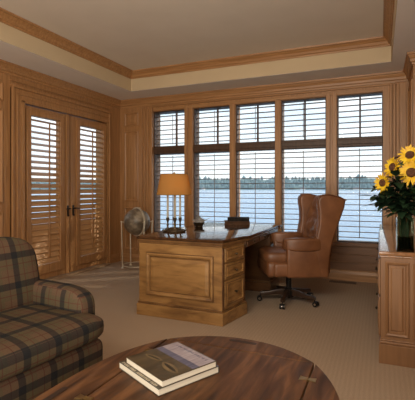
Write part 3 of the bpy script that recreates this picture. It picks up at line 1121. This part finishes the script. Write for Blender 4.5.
ob.box(-0.30, -0.235, -0.25, 0.25, 0.33, 0.62, 0.02, 3)
ob.build('outer_back', leather, chair, 50)
Mk = Matrix.Translation((0.076, 0.028, 0))
cm = MB(Mk)
cm.cyl((-0.0, 0, 0.12), (-0.0, 0, 0.26), 0.03, n=18)
cm.cyl((0, 0, 0.20), (0, 0, 0.316), 0.018, n=14)
cm.lathe([(0, 0.05), (0.055, 0.05), (0.06, 0.07), (0.06, 0.115), (0.045, 0.135), (0.03, 0.15), (0, 0.15)], n=20)
cm.build('swivel_column', dark_metal, chair)
mc = MB(Mk)
mc.box(-0.13, 0.13, -0.09, 0.09, 0.275, 0.3145, 0.01)
mc.tube([(0.04, 0.09, 0.29), (0.05, 0.20, 0.285), (0.06, 0.27, 0.28)], 0.006, 8)
mc.build('tilt_mechanism', dark_metal, chair)
for k in range(5):
    a = R(63 + 72 * k)
    ca, sa = math.cos(a), math.sin(a)
    lg = MB(Mk)
    Ml = Matrix.Rotation(a, 4, 'Z')
    prof = [(0.04, 0.065), (0.14, 0.075), (0.26, 0.062), (0.305, 0.066), (0.31, 0.09), (0.29, 0.102), (0.22, 0.106), (0.12, 0.128), (0.04, 0.138)]
    lg.prism(prof, -0.022, 0.022, 0.006, 2, M=Ml @ Matrix(((1, 0, 0, 0), (0, 0, 1, 0), (0, 1, 0, 0), (0, 0, 0, 1))))
    lo = lg.build('base_leg', black_wood, chair, 40)
    ct = MB(Mk)
    p = Vector((0.30 * ca, 0.30 * sa, 0))
    t = Vector((-sa, ca, 0))
    ct.cyl(p + Vector((0, 0, 0.03)), p + Vector((0, 0, 0.075)), 0.007)
    for q in (-0.016, 0.016):
        c0 = p + t * q + Vector((0.012 * ca, 0.012 * sa, 0.027))
        ct.cyl(c0 - t * 0.009, c0 + t * 0.009, 0.027, n=18)
    co2 = ct.build('caster', dark_metal, lo, 40)
    hb = MB(Mk)
    c0 = p + Vector((0.012 * ca, 0.012 * sa, 0.027))
    hb.cyl(c0 - t * 0.028, c0 + t * 0.028, 0.012, n=12)
    # bright hub cap
    hb.build('hub_cap', chrome, lo)

# ------------------------------------------------------------------ credenza
CX0, CX1, CY0, CY1, CZ = 0.005, 0.322, 3.03, 5.30, 0.775
cred = thing('credenza', 'light brown panelled low cabinet along the right wall under the sunflowers', 'cabinet', ((CX0 + CX1) / 2, (CY0 + CY1) / 2, 0))
Mc = Matrix.Translation((-(CX0 + CX1) / 2, -(CY0 + CY1) / 2, 0))
c = MB(Mc)
c.box(CX0, CX1, CY0, CY1, 0.17, CZ - 0.03)
Mend = Matrix(((1, 0, 0, 0), (0, 0, -1, CY0), (0, 1, 0, 0), (0, 0, 0, 1)))
for (ua, ub) in ((CX0 + 0.027, 0.182), (0.206, CX1 - 0.012)):
    c.rings(ua, ub, 0.195, 0.705, [(0, 0), (0, 0.010), (0.006, 0.014), (0.018, 0.010), (0.026, -0.003), (0.030, -0.003), (0.044, 0.006), (0.046, 0.006)], Mend)
c.build('carcass', cred_wood, cred, 0)
c = MB(Mc)
rc = [(CX0, CY0), (CX1, CY0), (CX1, CY1), (CX0, CY1)]
c.prism(offs(rc, 0.012), 0.0, 0.135, 0.003)
c.prism(offs(rc, 0.008), 0.135, 0.155, 0.006)
c.prism(offs(rc, 0.004), 0.155, 0.169, 0.005)
c.build('plinth', cred_wood, cred, 0)
c = MB(Mc)
c.prism(offs(rc, 0.004), CZ - 0.042, CZ - 0.0305, 0.004)
c.prism([(CX0 - 0.012, CY0 - 0.012), (CX1, CY0 - 0.012), (CX1, CY1), (CX0 - 0.012, CY1)], CZ - 0.030, CZ, 0.008, 3)
c.build('top', cred_top, cred)
Mf = Matrix(((0, 0, -1, CX0), (1, 0, 0, 0), (0, 1, 0, 0), (0, 0, 0, 1)))
for k in range(2):
    y0 = CY0 + 0.03 + k * 1.12
    y1 = y0 + 1.09
    for (za, zb_, zk) in ((0.465, 0.715, 0.585), (0.18, 0.45, 0.277)):
        d = MB(Mc)
        d.box(y0, y1, za, zb_, 0.0005, 0.014, 0.004, 2, Mf)
        d.rings(y0 + 0.04, y1 - 0.04, za + 0.04, zb_ - 0.04, [(0, 0.014), (0.0, 0.018), (0.012, 0.020), (0.02, 0.015), (0.022, 0.015)], Mf)
        dr = d.build('drawer', cred_wood, cred, 0)
        for yy in (y0 + 0.34, y1 - 0.30):
            kb = MB(Mc)
            kb.cyl((CX0 - 0.014, yy, zk), (CX0 - 0.028, yy, zk), 0.005)
            kb.pillow((CX0 - 0.031, yy, zk), (0.008, 0.012, 0.012), 1, 1, 12, 8)
            kb.build('knob', bronze, dr)

# ------------------------------------------------------------------ vase and sunflowers
vx0, vx1, vy0, vy1, vz0, vz1 = 0.105, 0.215, 3.06, 3.17, CZ, CZ + 0.235
vase = thing('glass_vase', 'square clear glass vase of flower stems on the low cabinet', 'vase', ((vx0 + vx1) / 2, (vy0 + vy1) / 2, CZ))
Mv = Matrix.Translation((-(vx0 + vx1) / 2, -(vy0 + vy1) / 2, -CZ))
v = MB(Mv)
g_ = 0.005
v.box(vx0, vx1, vy0, vy1, vz0, vz0 + 0.012)
for (a, b_, c_, d_) in ((vx0, vx0 + g_, vy0, vy1), (vx1 - g_, vx1, vy0, vy1), (vx0 + g_, vx1 - g_, vy0, vy0 + g_), (vx0 + g_, vx1 - g_, vy1 - g_, vy1)):
    v.box(a, b_, c_, d_, vz0 + 0.012, vz1)
v.build('glass_body', vase_glass, vase, 0)
v = MB(Mv)
v.box(vx0 + g_ + 0.001, vx1 - g_ - 0.001, vy0 + g_ + 0.001, vy1 - g_ - 0.001, vz0 + 0.0125, vz0 + 0.10)
v.build('water', vase_water, vase, 0)


def leaf_mesh(mb, base, direction, normal, length, width, droop=0.3, fold=0.25, n=7):
    d = Vector(direction).normalized()
    nrm = Vector(normal)
    side = d.cross(nrm)
    if side.length < 1e-3:
        side = d.orthogonal()
    side.normalize()
    up = side.cross(d).normalized()
    b = bmesh.new()
    rows = []
    for i in range(n + 1):
        t = i / n
        wv = width * (math.sin(PI * min(1, t * 0.94 + 0.06)) ** 0.8) * (1 - 0.35 * t) if i < n else 0.0
        c0 = Vector(base) + d * length * t - Vector((0, 0, 1)) * droop * length * t * t
        if i == n:
            rows.append([b.verts.new(c0)])
        else:
            rows.append([b.verts.new(c0 - side * wv + up * fold * wv), b.verts.new(c0), b.verts.new(c0 + side * wv + up * fold * wv)])
    for a, q in zip(rows, rows[1:]):
        if len(q) == 1:
            b.faces.new((a[0], a[1], q[0])); b.faces.new((a[1], a[2], q[0]))
        else:
            b.faces.new((a[0], a[1], q[1], q[0])); b.faces.new((a[1], a[2], q[2], q[1]))
    return mb._add(b)


def sunflower(label, head, face, rad, foot, ang_seed):
    rnd = random.Random(ang_seed)
    root = thing('sunflower', label, 'flower', (vase.location.x, vase.location.y, CZ + 0.0), 0, 'sunflowers in the vase')
    Mo = Matrix.Translation(-root.location)
    f = Vector(face).normalized()
    H = Matrix.Translation(head) @ f.to_track_quat('Z', 'Y').to_matrix().to_4x4()
    rd = rad * 0.39
    pt = MB(Mo)
    for layer, (cnt, ln, tilt) in enumerate(((17, 1.0, 0.10), (17, 0.92, 0.30))):
        for k in range(cnt):
            a = 2 * PI * (k + 0.5 * layer) / cnt + rnd.uniform(-0.08, 0.08)
            l_ = (rad - rd * 0.8) * ln * rnd.uniform(0.88, 1.1)
            tt = tilt + rnd.uniform(-0.15, 0.25)
            d = Vector((math.cos(a) * math.cos(tt), math.sin(a) * math.cos(tt), math.sin(tt)))
            p0 = Vector((math.cos(a) * rd * 0.85, math.sin(a) * rd * 0.85, 0.004 + 0.003 * layer))
            dd = H.to_3x3() @ d
            nn_ = H.to_3x3() @ Vector((0, 0, 1))
            leaf_mesh(pt, H @ p0, dd, nn_, l_, rad * 0.125, rnd.uniform(-0.1, 0.25), 0.25, 5)
    hd = MB(Mo)
    hd.lathe([(0, -0.012), (rd * 0.8, -0.010), (rd, 0.002), (rd * 0.95, 0.014), (rd * 0.7, 0.022), (rd * 0.4, 0.018), (0, 0.013)], n=26, M=H)
    dsk = hd.build('seed_disc', sun_disc, root, 60)
    pt.build('petals', sun_petal, root, 60)
    cx_ = MB(Mo)
    for k in range(12):
        a = 2 * PI * k / 12
        d = H.to_3x3() @ Vector((math.cos(a), math.sin(a), -0.25))
        leaf_mesh(cx_, H @ Vector((math.cos(a) * rd * 0.4, math.sin(a) * rd * 0.4, -0.013)), d, f, rad * 0.55, rad * 0.12, 0.1, 0.2, 4)
    cx_.build('calyx', leaf_g, root, 60)
    st = MB(Mo)
    hb = Vector(head) - f * 0.012
    neck = hb - f * 0.05 - Vector((0, 0, 0.02))
    ft = Vector(foot)
    lip = Vector((vase.location.x + (ft.x - vase.location.x) * 0.5 + max(-0.03, min(0.03, (head[0] - vase.location.x) * 0.3)),
                  vase.location.y + (ft.y - vase.location.y) * 0.3 + max(-0.025, min(0.025, (head[1] - vase.location.y) * 0.3)), vz1 + 0.01))
    mid = (neck + lip) / 2 + Vector((0, 0, 0.02))
    cpts = [ft, lip, mid, neck, hb]
    pts = []
    for i in range(len(cpts) - 1):
        for t in (0, 0.33, 0.66):
            pts.append(cpts[i].lerp(cpts[i + 1], t))
    pts.append(cpts[-1])
    for _ in range(2):
        pts = [pts[0]] + [(pts[i - 1] + pts[i] * 2 + pts[i + 1]) / 4 for i in range(1, len(pts) - 1)] + [pts[-1]]
    st.tube(pts, 0.0048, 7)
    st.build('stem', stem_g, root, 60)
    for k in range(4):
        t = (0.25, 0.5, 0.75, 0.9)[k]
        p = lip.lerp(neck, t)
        i = min(range(len(pts)), key=lambda j: (pts[j] - p).length)
        p = pts[i]
        a = rnd.uniform(0, 2 * PI)
        lf = MB(Mo)
        leaf_mesh(lf, p, (math.cos(a), math.sin(a), rnd.uniform(-0.1, 0.5)), (0, 0, 1), rnd.uniform(0.10, 0.15), rnd.uniform(0.036, 0.05), rnd.uniform(0.3, 0.7), 0.25, 7)
        lf.build('leaf', leaf_g, root, 60)
    return root


cyc = (vy0 + vy1) / 2
sunflower('sunflower lowest and furthest left in the vase, turned to the window', (0.022, 3.05, 1.250), (-0.75, -0.8, 0.0), 0.070, (0.14, 3.09, CZ + 0.02), 1)
sunflower('sunflower facing left above the lowest bloom, half in profile', (0.088, 3.16, 1.362), (-0.9, -0.7, 0.2), 0.078, (0.15, 3.14, CZ + 0.02), 2)
sunflower('large sunflower facing the room, right side of the bouquet', (0.198, 3.06, 1.318), (-0.25, -1, 0.12), 0.088, (0.17, 3.09, CZ + 0.02), 3)
sunflower('sunflower topmost in the bouquet, tipped slightly upward', (0.192, 3.12, 1.440), (-0.2, -1, 0.45), 0.080, (0.18, 3.12, CZ + 0.02), 4)
sunflower('sunflower at the back of the bouquet, right of the tallest bloom', (0.30, 3.19, 1.40), (0.3, -0.9, 0.3), 0.078, (0.175, 3.14, CZ + 0.02), 5)


def greens(label, start, end, nleaf, seed, lw=0.034, ll=0.12):
    rnd = random.Random(seed)
    root = thing('leafy_branch', label, 'foliage', (vase.location.x, vase.location.y, CZ), 0, 'leafy branches in the vase')
    Mo = Matrix.Translation(-root.location)
    s0 = Vector(start)
    e0 = Vector(end)
    lip = Vector((vase.location.x + max(-0.032, min(0.032, (e0.x - vase.location.x) * 0.25)), vase.location.y + max(-0.03, min(0.03, (e0.y - vase.location.y) * 0.25)), vz1 + 0.012))
    pts = [s0, s0.lerp(lip, 0.5), lip]
    for t in (0.25, 0.5, 0.75, 1.0):
        pts.append(lip.lerp(e0, t) + Vector((0, 0, 0.04 * math.sin(PI * t))))
    st = MB(Mo)
    st.tube(pts, [0.004] * 3 + [0.0035, 0.003, 0.0025, 0.0015], 6)
    st.build('stem', leaf_d, root, 60)
    for k in range(nleaf):
        t = (k + 0.6) / nleaf
        p = lip.lerp(e0, t) + Vector((0, 0, 0.04 * math.sin(PI * t)))
        ax = (e0 - lip).normalized()
        a = rnd.uniform(0, 2 * PI)
        d = ax * 0.6 + Vector((math.cos(a), math.sin(a), rnd.uniform(-0.5, 0.35)))
        lf = MB(Mo)
        leaf_mesh(lf, p, d, (0, 0, 1), ll * rnd.uniform(0.75, 1.15), lw * rnd.uniform(0.8, 1.2), rnd.uniform(0.1, 0.6), 0.2, 7)
        lf.build('leaf', leaf_d, root, 60)
    for k in range(4):
        p = s0.lerp(lip, 0.15 + 0.2 * k)
        lf = MB(Mo)
        tow = Vector((vase.location.x, vase.location.y, p.z + 0.12)) - p
        leaf_mesh(lf, p, tow, Vector((math.cos(k * 2.0), math.sin(k * 2.0), 0.1)), 0.075, 0.016, 0.0, 0.2, 5)
        lf.build('leaf', leaf_d, root, 60)
    return root


BR = [((-0.05, 3.04, 1.155), 'dark leafy branch reaching furthest left over the cabinet edge'),
      ((-0.03, 3.08, 1.22), 'dark leafy branch just left of the lowest sunflower'),
      ((0.10, 3.05, 1.30), 'dark leafy branch between the sunflower in profile and the large one'),
      ((0.00, 3.02, 1.10), 'dark leafy branch drooping lowest on the left of the bouquet'),
      ((0.05, 3.02, 1.20), 'dark leafy branch under the lowest sunflower'),
      ((0.11, 2.99, 1.17), 'dark leafy branch at the front centre of the bouquet'),
      ((0.18, 2.99, 1.15), 'dark leafy branch at the front under the large sunflower'),
      ((0.26, 3.02, 1.16), 'dark leafy branch leaning right at the front of the bouquet'),
      ((0.09, 3.22, 1.27), 'dark leafy branch behind the sunflower in profile'),
      ((0.17, 3.20, 1.30), 'dark leafy branch in the middle of the bouquet behind the large sunflower'),
      ((0.28, 3.15, 1.34), 'dark leafy branch rising right of the large sunflower'),
      ((0.185, 3.28, 1.50), 'dark leafy branch rising behind the topmost sunflower')]
for k, (en, lab) in enumerate(BR):
    a = 2 * PI * k / len(BR)
    greens(lab, (vase.location.x + 0.03 * math.cos(a), vase.location.y + 0.03 * math.sin(a), CZ + 0.02), en, 17, 50 + k)

# ------------------------------------------------------------------ butler's tray coffee table
TZ = 0.46
TCX, TCY, THX, THY = -0.616, 1.09, 0.355, 0.667
tab = thing('coffee_table', 'dark walnut oval butler tray coffee table with brass hinges in the foreground', 'table', (TCX, TCY, 0))
tp = MB()
nplank = 4
tp.box(-THX, THX, -THY, THY, TZ - 0.026, TZ, 0.003)
tp.build('tray_top', table_wood, tab, 0)


def leaf_poly(half, sag, p, inner=0.0065):
    pts = [(-half + 0.001, inner)]
    m_ = 28
    for i in range(m_ + 1):
        t = -1 + 2 * i / m_
        pts.append((half * t * 0.999, inner + 0.0005 + (sag - inner) * (1 - abs(t) ** p)))
    pts.append((half - 0.001, inner))
    # drop doubled corner points
    return [pts[1]] + pts[2:-1]


for (half, sag, p, ox, oy, rot) in ((THY, 0.165, 3.0, THX, 0, -90), (THY, 0.165, 3.0, -THX, 0, 90), (THX, 0.152, 2.2, 0, THY, 0), (THX, 0.152, 2.2, 0, -THY, 180)):
    Ml = Matrix.Translation((ox, oy, 0)) @ Matrix.Rotation(R(rot), 4, 'Z')
    lf = MB()
    lf.prism(leaf_poly(half, sag, p), TZ - 0.026, TZ, 0.004, 2, M=Ml)
    lo = lf.build('drop_leaf', table_wood, tab, 0)
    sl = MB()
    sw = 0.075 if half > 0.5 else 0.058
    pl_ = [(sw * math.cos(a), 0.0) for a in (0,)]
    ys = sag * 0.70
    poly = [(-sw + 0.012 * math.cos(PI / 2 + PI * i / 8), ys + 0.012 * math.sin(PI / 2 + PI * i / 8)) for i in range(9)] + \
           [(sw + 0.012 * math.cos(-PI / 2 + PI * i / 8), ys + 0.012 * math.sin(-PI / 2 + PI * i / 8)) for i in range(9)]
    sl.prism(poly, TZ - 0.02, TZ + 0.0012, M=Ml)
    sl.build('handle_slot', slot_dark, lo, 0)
hinge_xy = [(sx_ * THX, yy) for sx_ in (1, -1) for yy in (0.51, 0.05, -0.51)]
for i, (hx, hyy) in enumerate(hinge_xy):
    hm = MB()
    Mh = Matrix.Translation((hx, hyy, 0)) @ Matrix.Rotation(0 if i < 6 else PI / 2, 4, 'Z')
    hm.prism([(-0.032, -0.017), (-0.032, 0.017), (-0.008, 0.010), (0.008, 0.010), (0.032, 0.017), (0.032, -0.017), (0.008, -0.010), (-0.008, -0.010)], TZ - 0.004, TZ + 0.0018, M=Mh)
    hm.cyl(Mh @ Vector((0, -0.010, TZ + 0.001)), Mh @ Vector((0, 0.010, TZ + 0.001)), 0.0028, n=8)
    hm.build('butterfly_hinge', brass, tab, 0)
un = MB()
for (a, b_, c_, d_) in ((-0.31, 0.31, 0.575, 0.60), (-0.31, 0.31, -0.60, -0.575), (-0.31, -0.285, -0.575, 0.575), (0.285, 0.31, -0.575, 0.575)):
    un.box(a, b_, c_, d_, 0.35, TZ - 0.0265)
un.build('apron', table_wood, tab, 0)
for sx_ in (-1, 1):
    for sy_ in (-1, 1):
        lg = MB()
        lg.box(sx_ * 0.30 - 0.028, sx_ * 0.30 + 0.028, sy_ * 0.585 - 0.028, sy_ * 0.585 + 0.028, 0.0, TZ - 0.0268, 0.006)
        lg.build('leg', table_wood, tab, 0)
st = MB()
st.box(-0.275, 0.275, 0.565, 0.598, 0.10, 0.135)
st.box(-0.275, 0.275, -0.598, -0.565, 0.10, 0.135)
st.box(-0.014, 0.014, -0.572, 0.572, 0.10, 0.135)
st.build('stretcher', table_wood, tab, 0)

# books on the coffee table
def glyphs(mb, x0, y0, y1, hgt, z, seed, th=0.0004):
    rnd = random.Random(seed)
    y = y0
    while y < y1:
        wd = rnd.uniform(0.006, 0.010)
        st_ = 0.0018
        mb.box(x0, x0 + hgt, y, y + st_, z, z + th)
        if rnd.random() < 0.7:
            mb.box(x0, x0 + hgt, y + wd - st_, y + wd, z, z + th)
        for q in rnd.sample((0.0, 0.45, 0.88), 2):
            mb.box(x0 + hgt * q, x0 + hgt * q + st_, y + st_, y + wd - st_, z, z + th)
        y += wd + (0.003 if rnd.random() < 0.8 else 0.010)


cover_a = noisy('olive_photo_cover', (0.035, 0.026, 0.014), (0.11, 0.078, 0.040), (1, 3, 1), 12, 6, 0.3, coat=0.3)
cover_b = noisy('dark_photo_cover', (0.022, 0.018, 0.012), (0.06, 0.048, 0.03), (1, 1, 1), 12, 5, 0.3, coat=0.3)
lav = noisy('lavender_water_print', (0.22, 0.18, 0.21), (0.42, 0.36, 0.38), (1, 9, 1), 14, 5, 0.35)
lav2 = noisy('blue_band_print', (0.06, 0.06, 0.11), (0.16, 0.15, 0.21), (1, 9, 1), 14, 5, 0.35)
boat_m = noisy('canoe_print', (0.11, 0.075, 0.035), (0.21, 0.15, 0.075), (1, 1, 1), 25, 4, 0.4)
boat_d = mat('canoe_print_dark', (0.03, 0.022, 0.012), 0.4)
ltr = mat('cream_lettering', (0.55, 0.48, 0.36), 0.5)
white_edge = noisy('white_pages', (0.60, 0.54, 0.44), (0.74, 0.68, 0.56), (1, 1, 160), 3, 2, 0.8)
ang = math.atan2(0.26, 0.13)
# lower book: front corner A, right edge along ang (0.29), left edge perpendicular (0.30)
def big_book(lab, A, w_, l_, z, h, cover):
    u = Vector((math.cos(ang), math.sin(ang)))
    v_ = Vector((-u.y, u.x))
    c0 = Vector(A) + u * w_ / 2 + v_ * l_ / 2
    r = thing('picture_book', lab, 'book', (c0.x, c0.y, z), ang, 'picture books on the coffee table')
    c = MB()
    c.box(-w_ / 2, w_ / 2, -l_ / 2, l_ / 2, 0, 0.003, 0.001)
    c.box(-w_ / 2, w_ / 2, -l_ / 2, l_ / 2, h - 0.003, h, 0.001)
    c.box(w_ / 2 - 0.003, w_ / 2, -l_ / 2, l_ / 2, 0.0005, h - 0.0005)
    c.build('cover', cover, r, 0)
    p = MB()
    p.box(-w_ / 2 + 0.002, w_ / 2 - 0.0035, -l_ / 2 + 0.002, l_ / 2 - 0.002, 0.0031, h - 0.0031)
    p.build('page_block', white_edge, r, 0)
    return r


lowb = big_book('larger dark picture book under the other book on the coffee table', (-0.731, 1.251), 0.292, 0.300, TZ + 0.0005, 0.028, cover_b)
topb = big_book('smaller picture book with boats on its cover, topmost on the coffee table', (-0.722, 1.262), 0.262, 0.268, TZ + 0.029, 0.026, cover_a)
# cover prints of the top book (local: +x is the far right edge, +y to the left)
h = 0.026
pr = MB()
pr.box(0.045, 0.125, -0.130, 0.130, h, h + 0.0004)
pr.build('cover_sky_band', lav, topb, 0)
pr = MB()
pr.box(0.012, 0.0445, -0.130, 0.130, h, h + 0.0004)
pr.build('cover_water_band', lav2, topb, 0)
for (cx_, cy_, ln, wd, an) in ((-0.045, 0.058, 0.050, 0.012, 100), (-0.048, -0.062, 0.058, 0.018, 84)):
    Mq = Matrix.Translation((cx_, cy_, 0)) @ Matrix.Rotation(R(an), 4, 'Z')
    pr = MB()
    pr.prism([(ln * math.cos(2 * PI * i / 28), wd * math.sin(2 * PI * i / 28) * (1 - 0.25 * math.cos(2 * PI * i / 14))) for i in range(28)], h, h + 0.0006, M=Mq)
    bo_ = pr.build('cover_boat_print', boat_m, topb, 0)
    pr = MB()
    pr.prism([(ln * 0.75 * math.cos(2 * PI * i / 24), wd * 0.45 * math.sin(2 * PI * i / 24)) for i in range(24)], h + 0.0006, h + 0.0009, M=Mq)
    pr.build('boat_shadow_print', boat_d, bo_, 0)

# ------------------------------------------------------------------ plaid armchair
arm_ = thing('plaid_armchair', 'plaid brown and navy upholstered armchair at the left, beside the coffee table', 'armchair', (-1.75, 1.40, 0), R(-7))
UB = 0.53
s = MB()
s.box(-0.36, 0.335, -0.425, 0.425, 0.075, 0.405, 0.05, 4)
s.build('upholstered_base', plaid, arm_, 50, UB)


def t_cushion(co):
    # narrower behind the arm fronts
    if co.x < 0.22:
        k = min(1, (0.22 - co.x) / 0.05)
        lim = 0.43 + (0.335 - 0.43) * k
        co.y = max(-lim, min(lim, co.y))
    return co


s = MB()
s.pillow((0.035, 0, 0.468), (0.335, 0.435, 0.078), 0.55, 0.26, 72, 24, fn=t_cushion)
s.build('seat_cushion', plaid, arm_, 70, UB)
s = MB()
Mb = Matrix.Translation((-0.30, 0, 0.685)) @ Matrix.Rotation(R(-13), 4, 'Y')
s.pillow((0, 0, 0), (0.115, 0.425, 0.245), 0.5, 0.32, 60, 40, M=Mb)
s.build('back_cushion', plaid, arm_, 70, UB)
s = MB()
s.box(-0.47, -0.36, -0.42, 0.42, 0.09, 0.80, 0.045, 4)
s.build('outer_back', plaid, arm_, 50, UB)
for sg in (1, -1):
    s = MB()
    s.pillow((-0.09, sg * 0.405, 0.50), (0.315, 0.070, 0.155), 0.5, 0.35, 48, 28)
    y0, y1 = sorted((sg * 0.345, sg * 0.465))
    s.box(-0.38, 0.215, y0, y1, 0.08, 0.50, 0.03, 3)
    s.build('arm', plaid, arm_, 60, UB)
    for x_ in (-0.38, 0.27):
        f_ = MB()
        f_.lathe([(0, 0), (0.018, 0), (0.030, 0.076), (0, 0.076)], (x_, sg * 0.36, 0), 14)
        f_.build('foot', black_wood, arm_, 40)

# ------------------------------------------------------------------ floor vent by the windows
vent = thing('floor_vent', 'slim dark floor vent set in the carpet below the right window', 'vent', (-0.44, 5.42, 0))
f_ = MB()
f_.rings(-0.165, 0.165, -0.045, 0.045, [(0, 0.0), (0, 0.006), (0.012, 0.006), (0.012, 0.0015)])
f_.build('frame', grille_m, vent, 0)
f_ = MB()
for k in range(14):
    f_.box(-0.150 + k * 0.0222, -0.150 + k * 0.0222 + 0.010, -0.036, 0.036, 0.0012, 0.0045)
f_.build('grille', grille_m, vent, 0)

gl_ = MB()
glyphs(gl_, -0.143, -0.125, 0.125, 0.013, 0.028, 4)
gl_.build('cover_lettering', ltr, lowb, 0)
gl_ = MB()
glyphs(gl_, 0.098, -0.105, 0.105, 0.010, 0.0264, 9)
gl_.build('cover_lettering', lav2, topb, 0)
gl_ = MB()
gl_.box(0.118, 0.1455, -0.1495, -0.115, 0.028, 0.0284)
gl_.build('cover_corner_print', mat('slate_blue_print', (0.09, 0.11, 0.20), 0.4), lowb, 0)
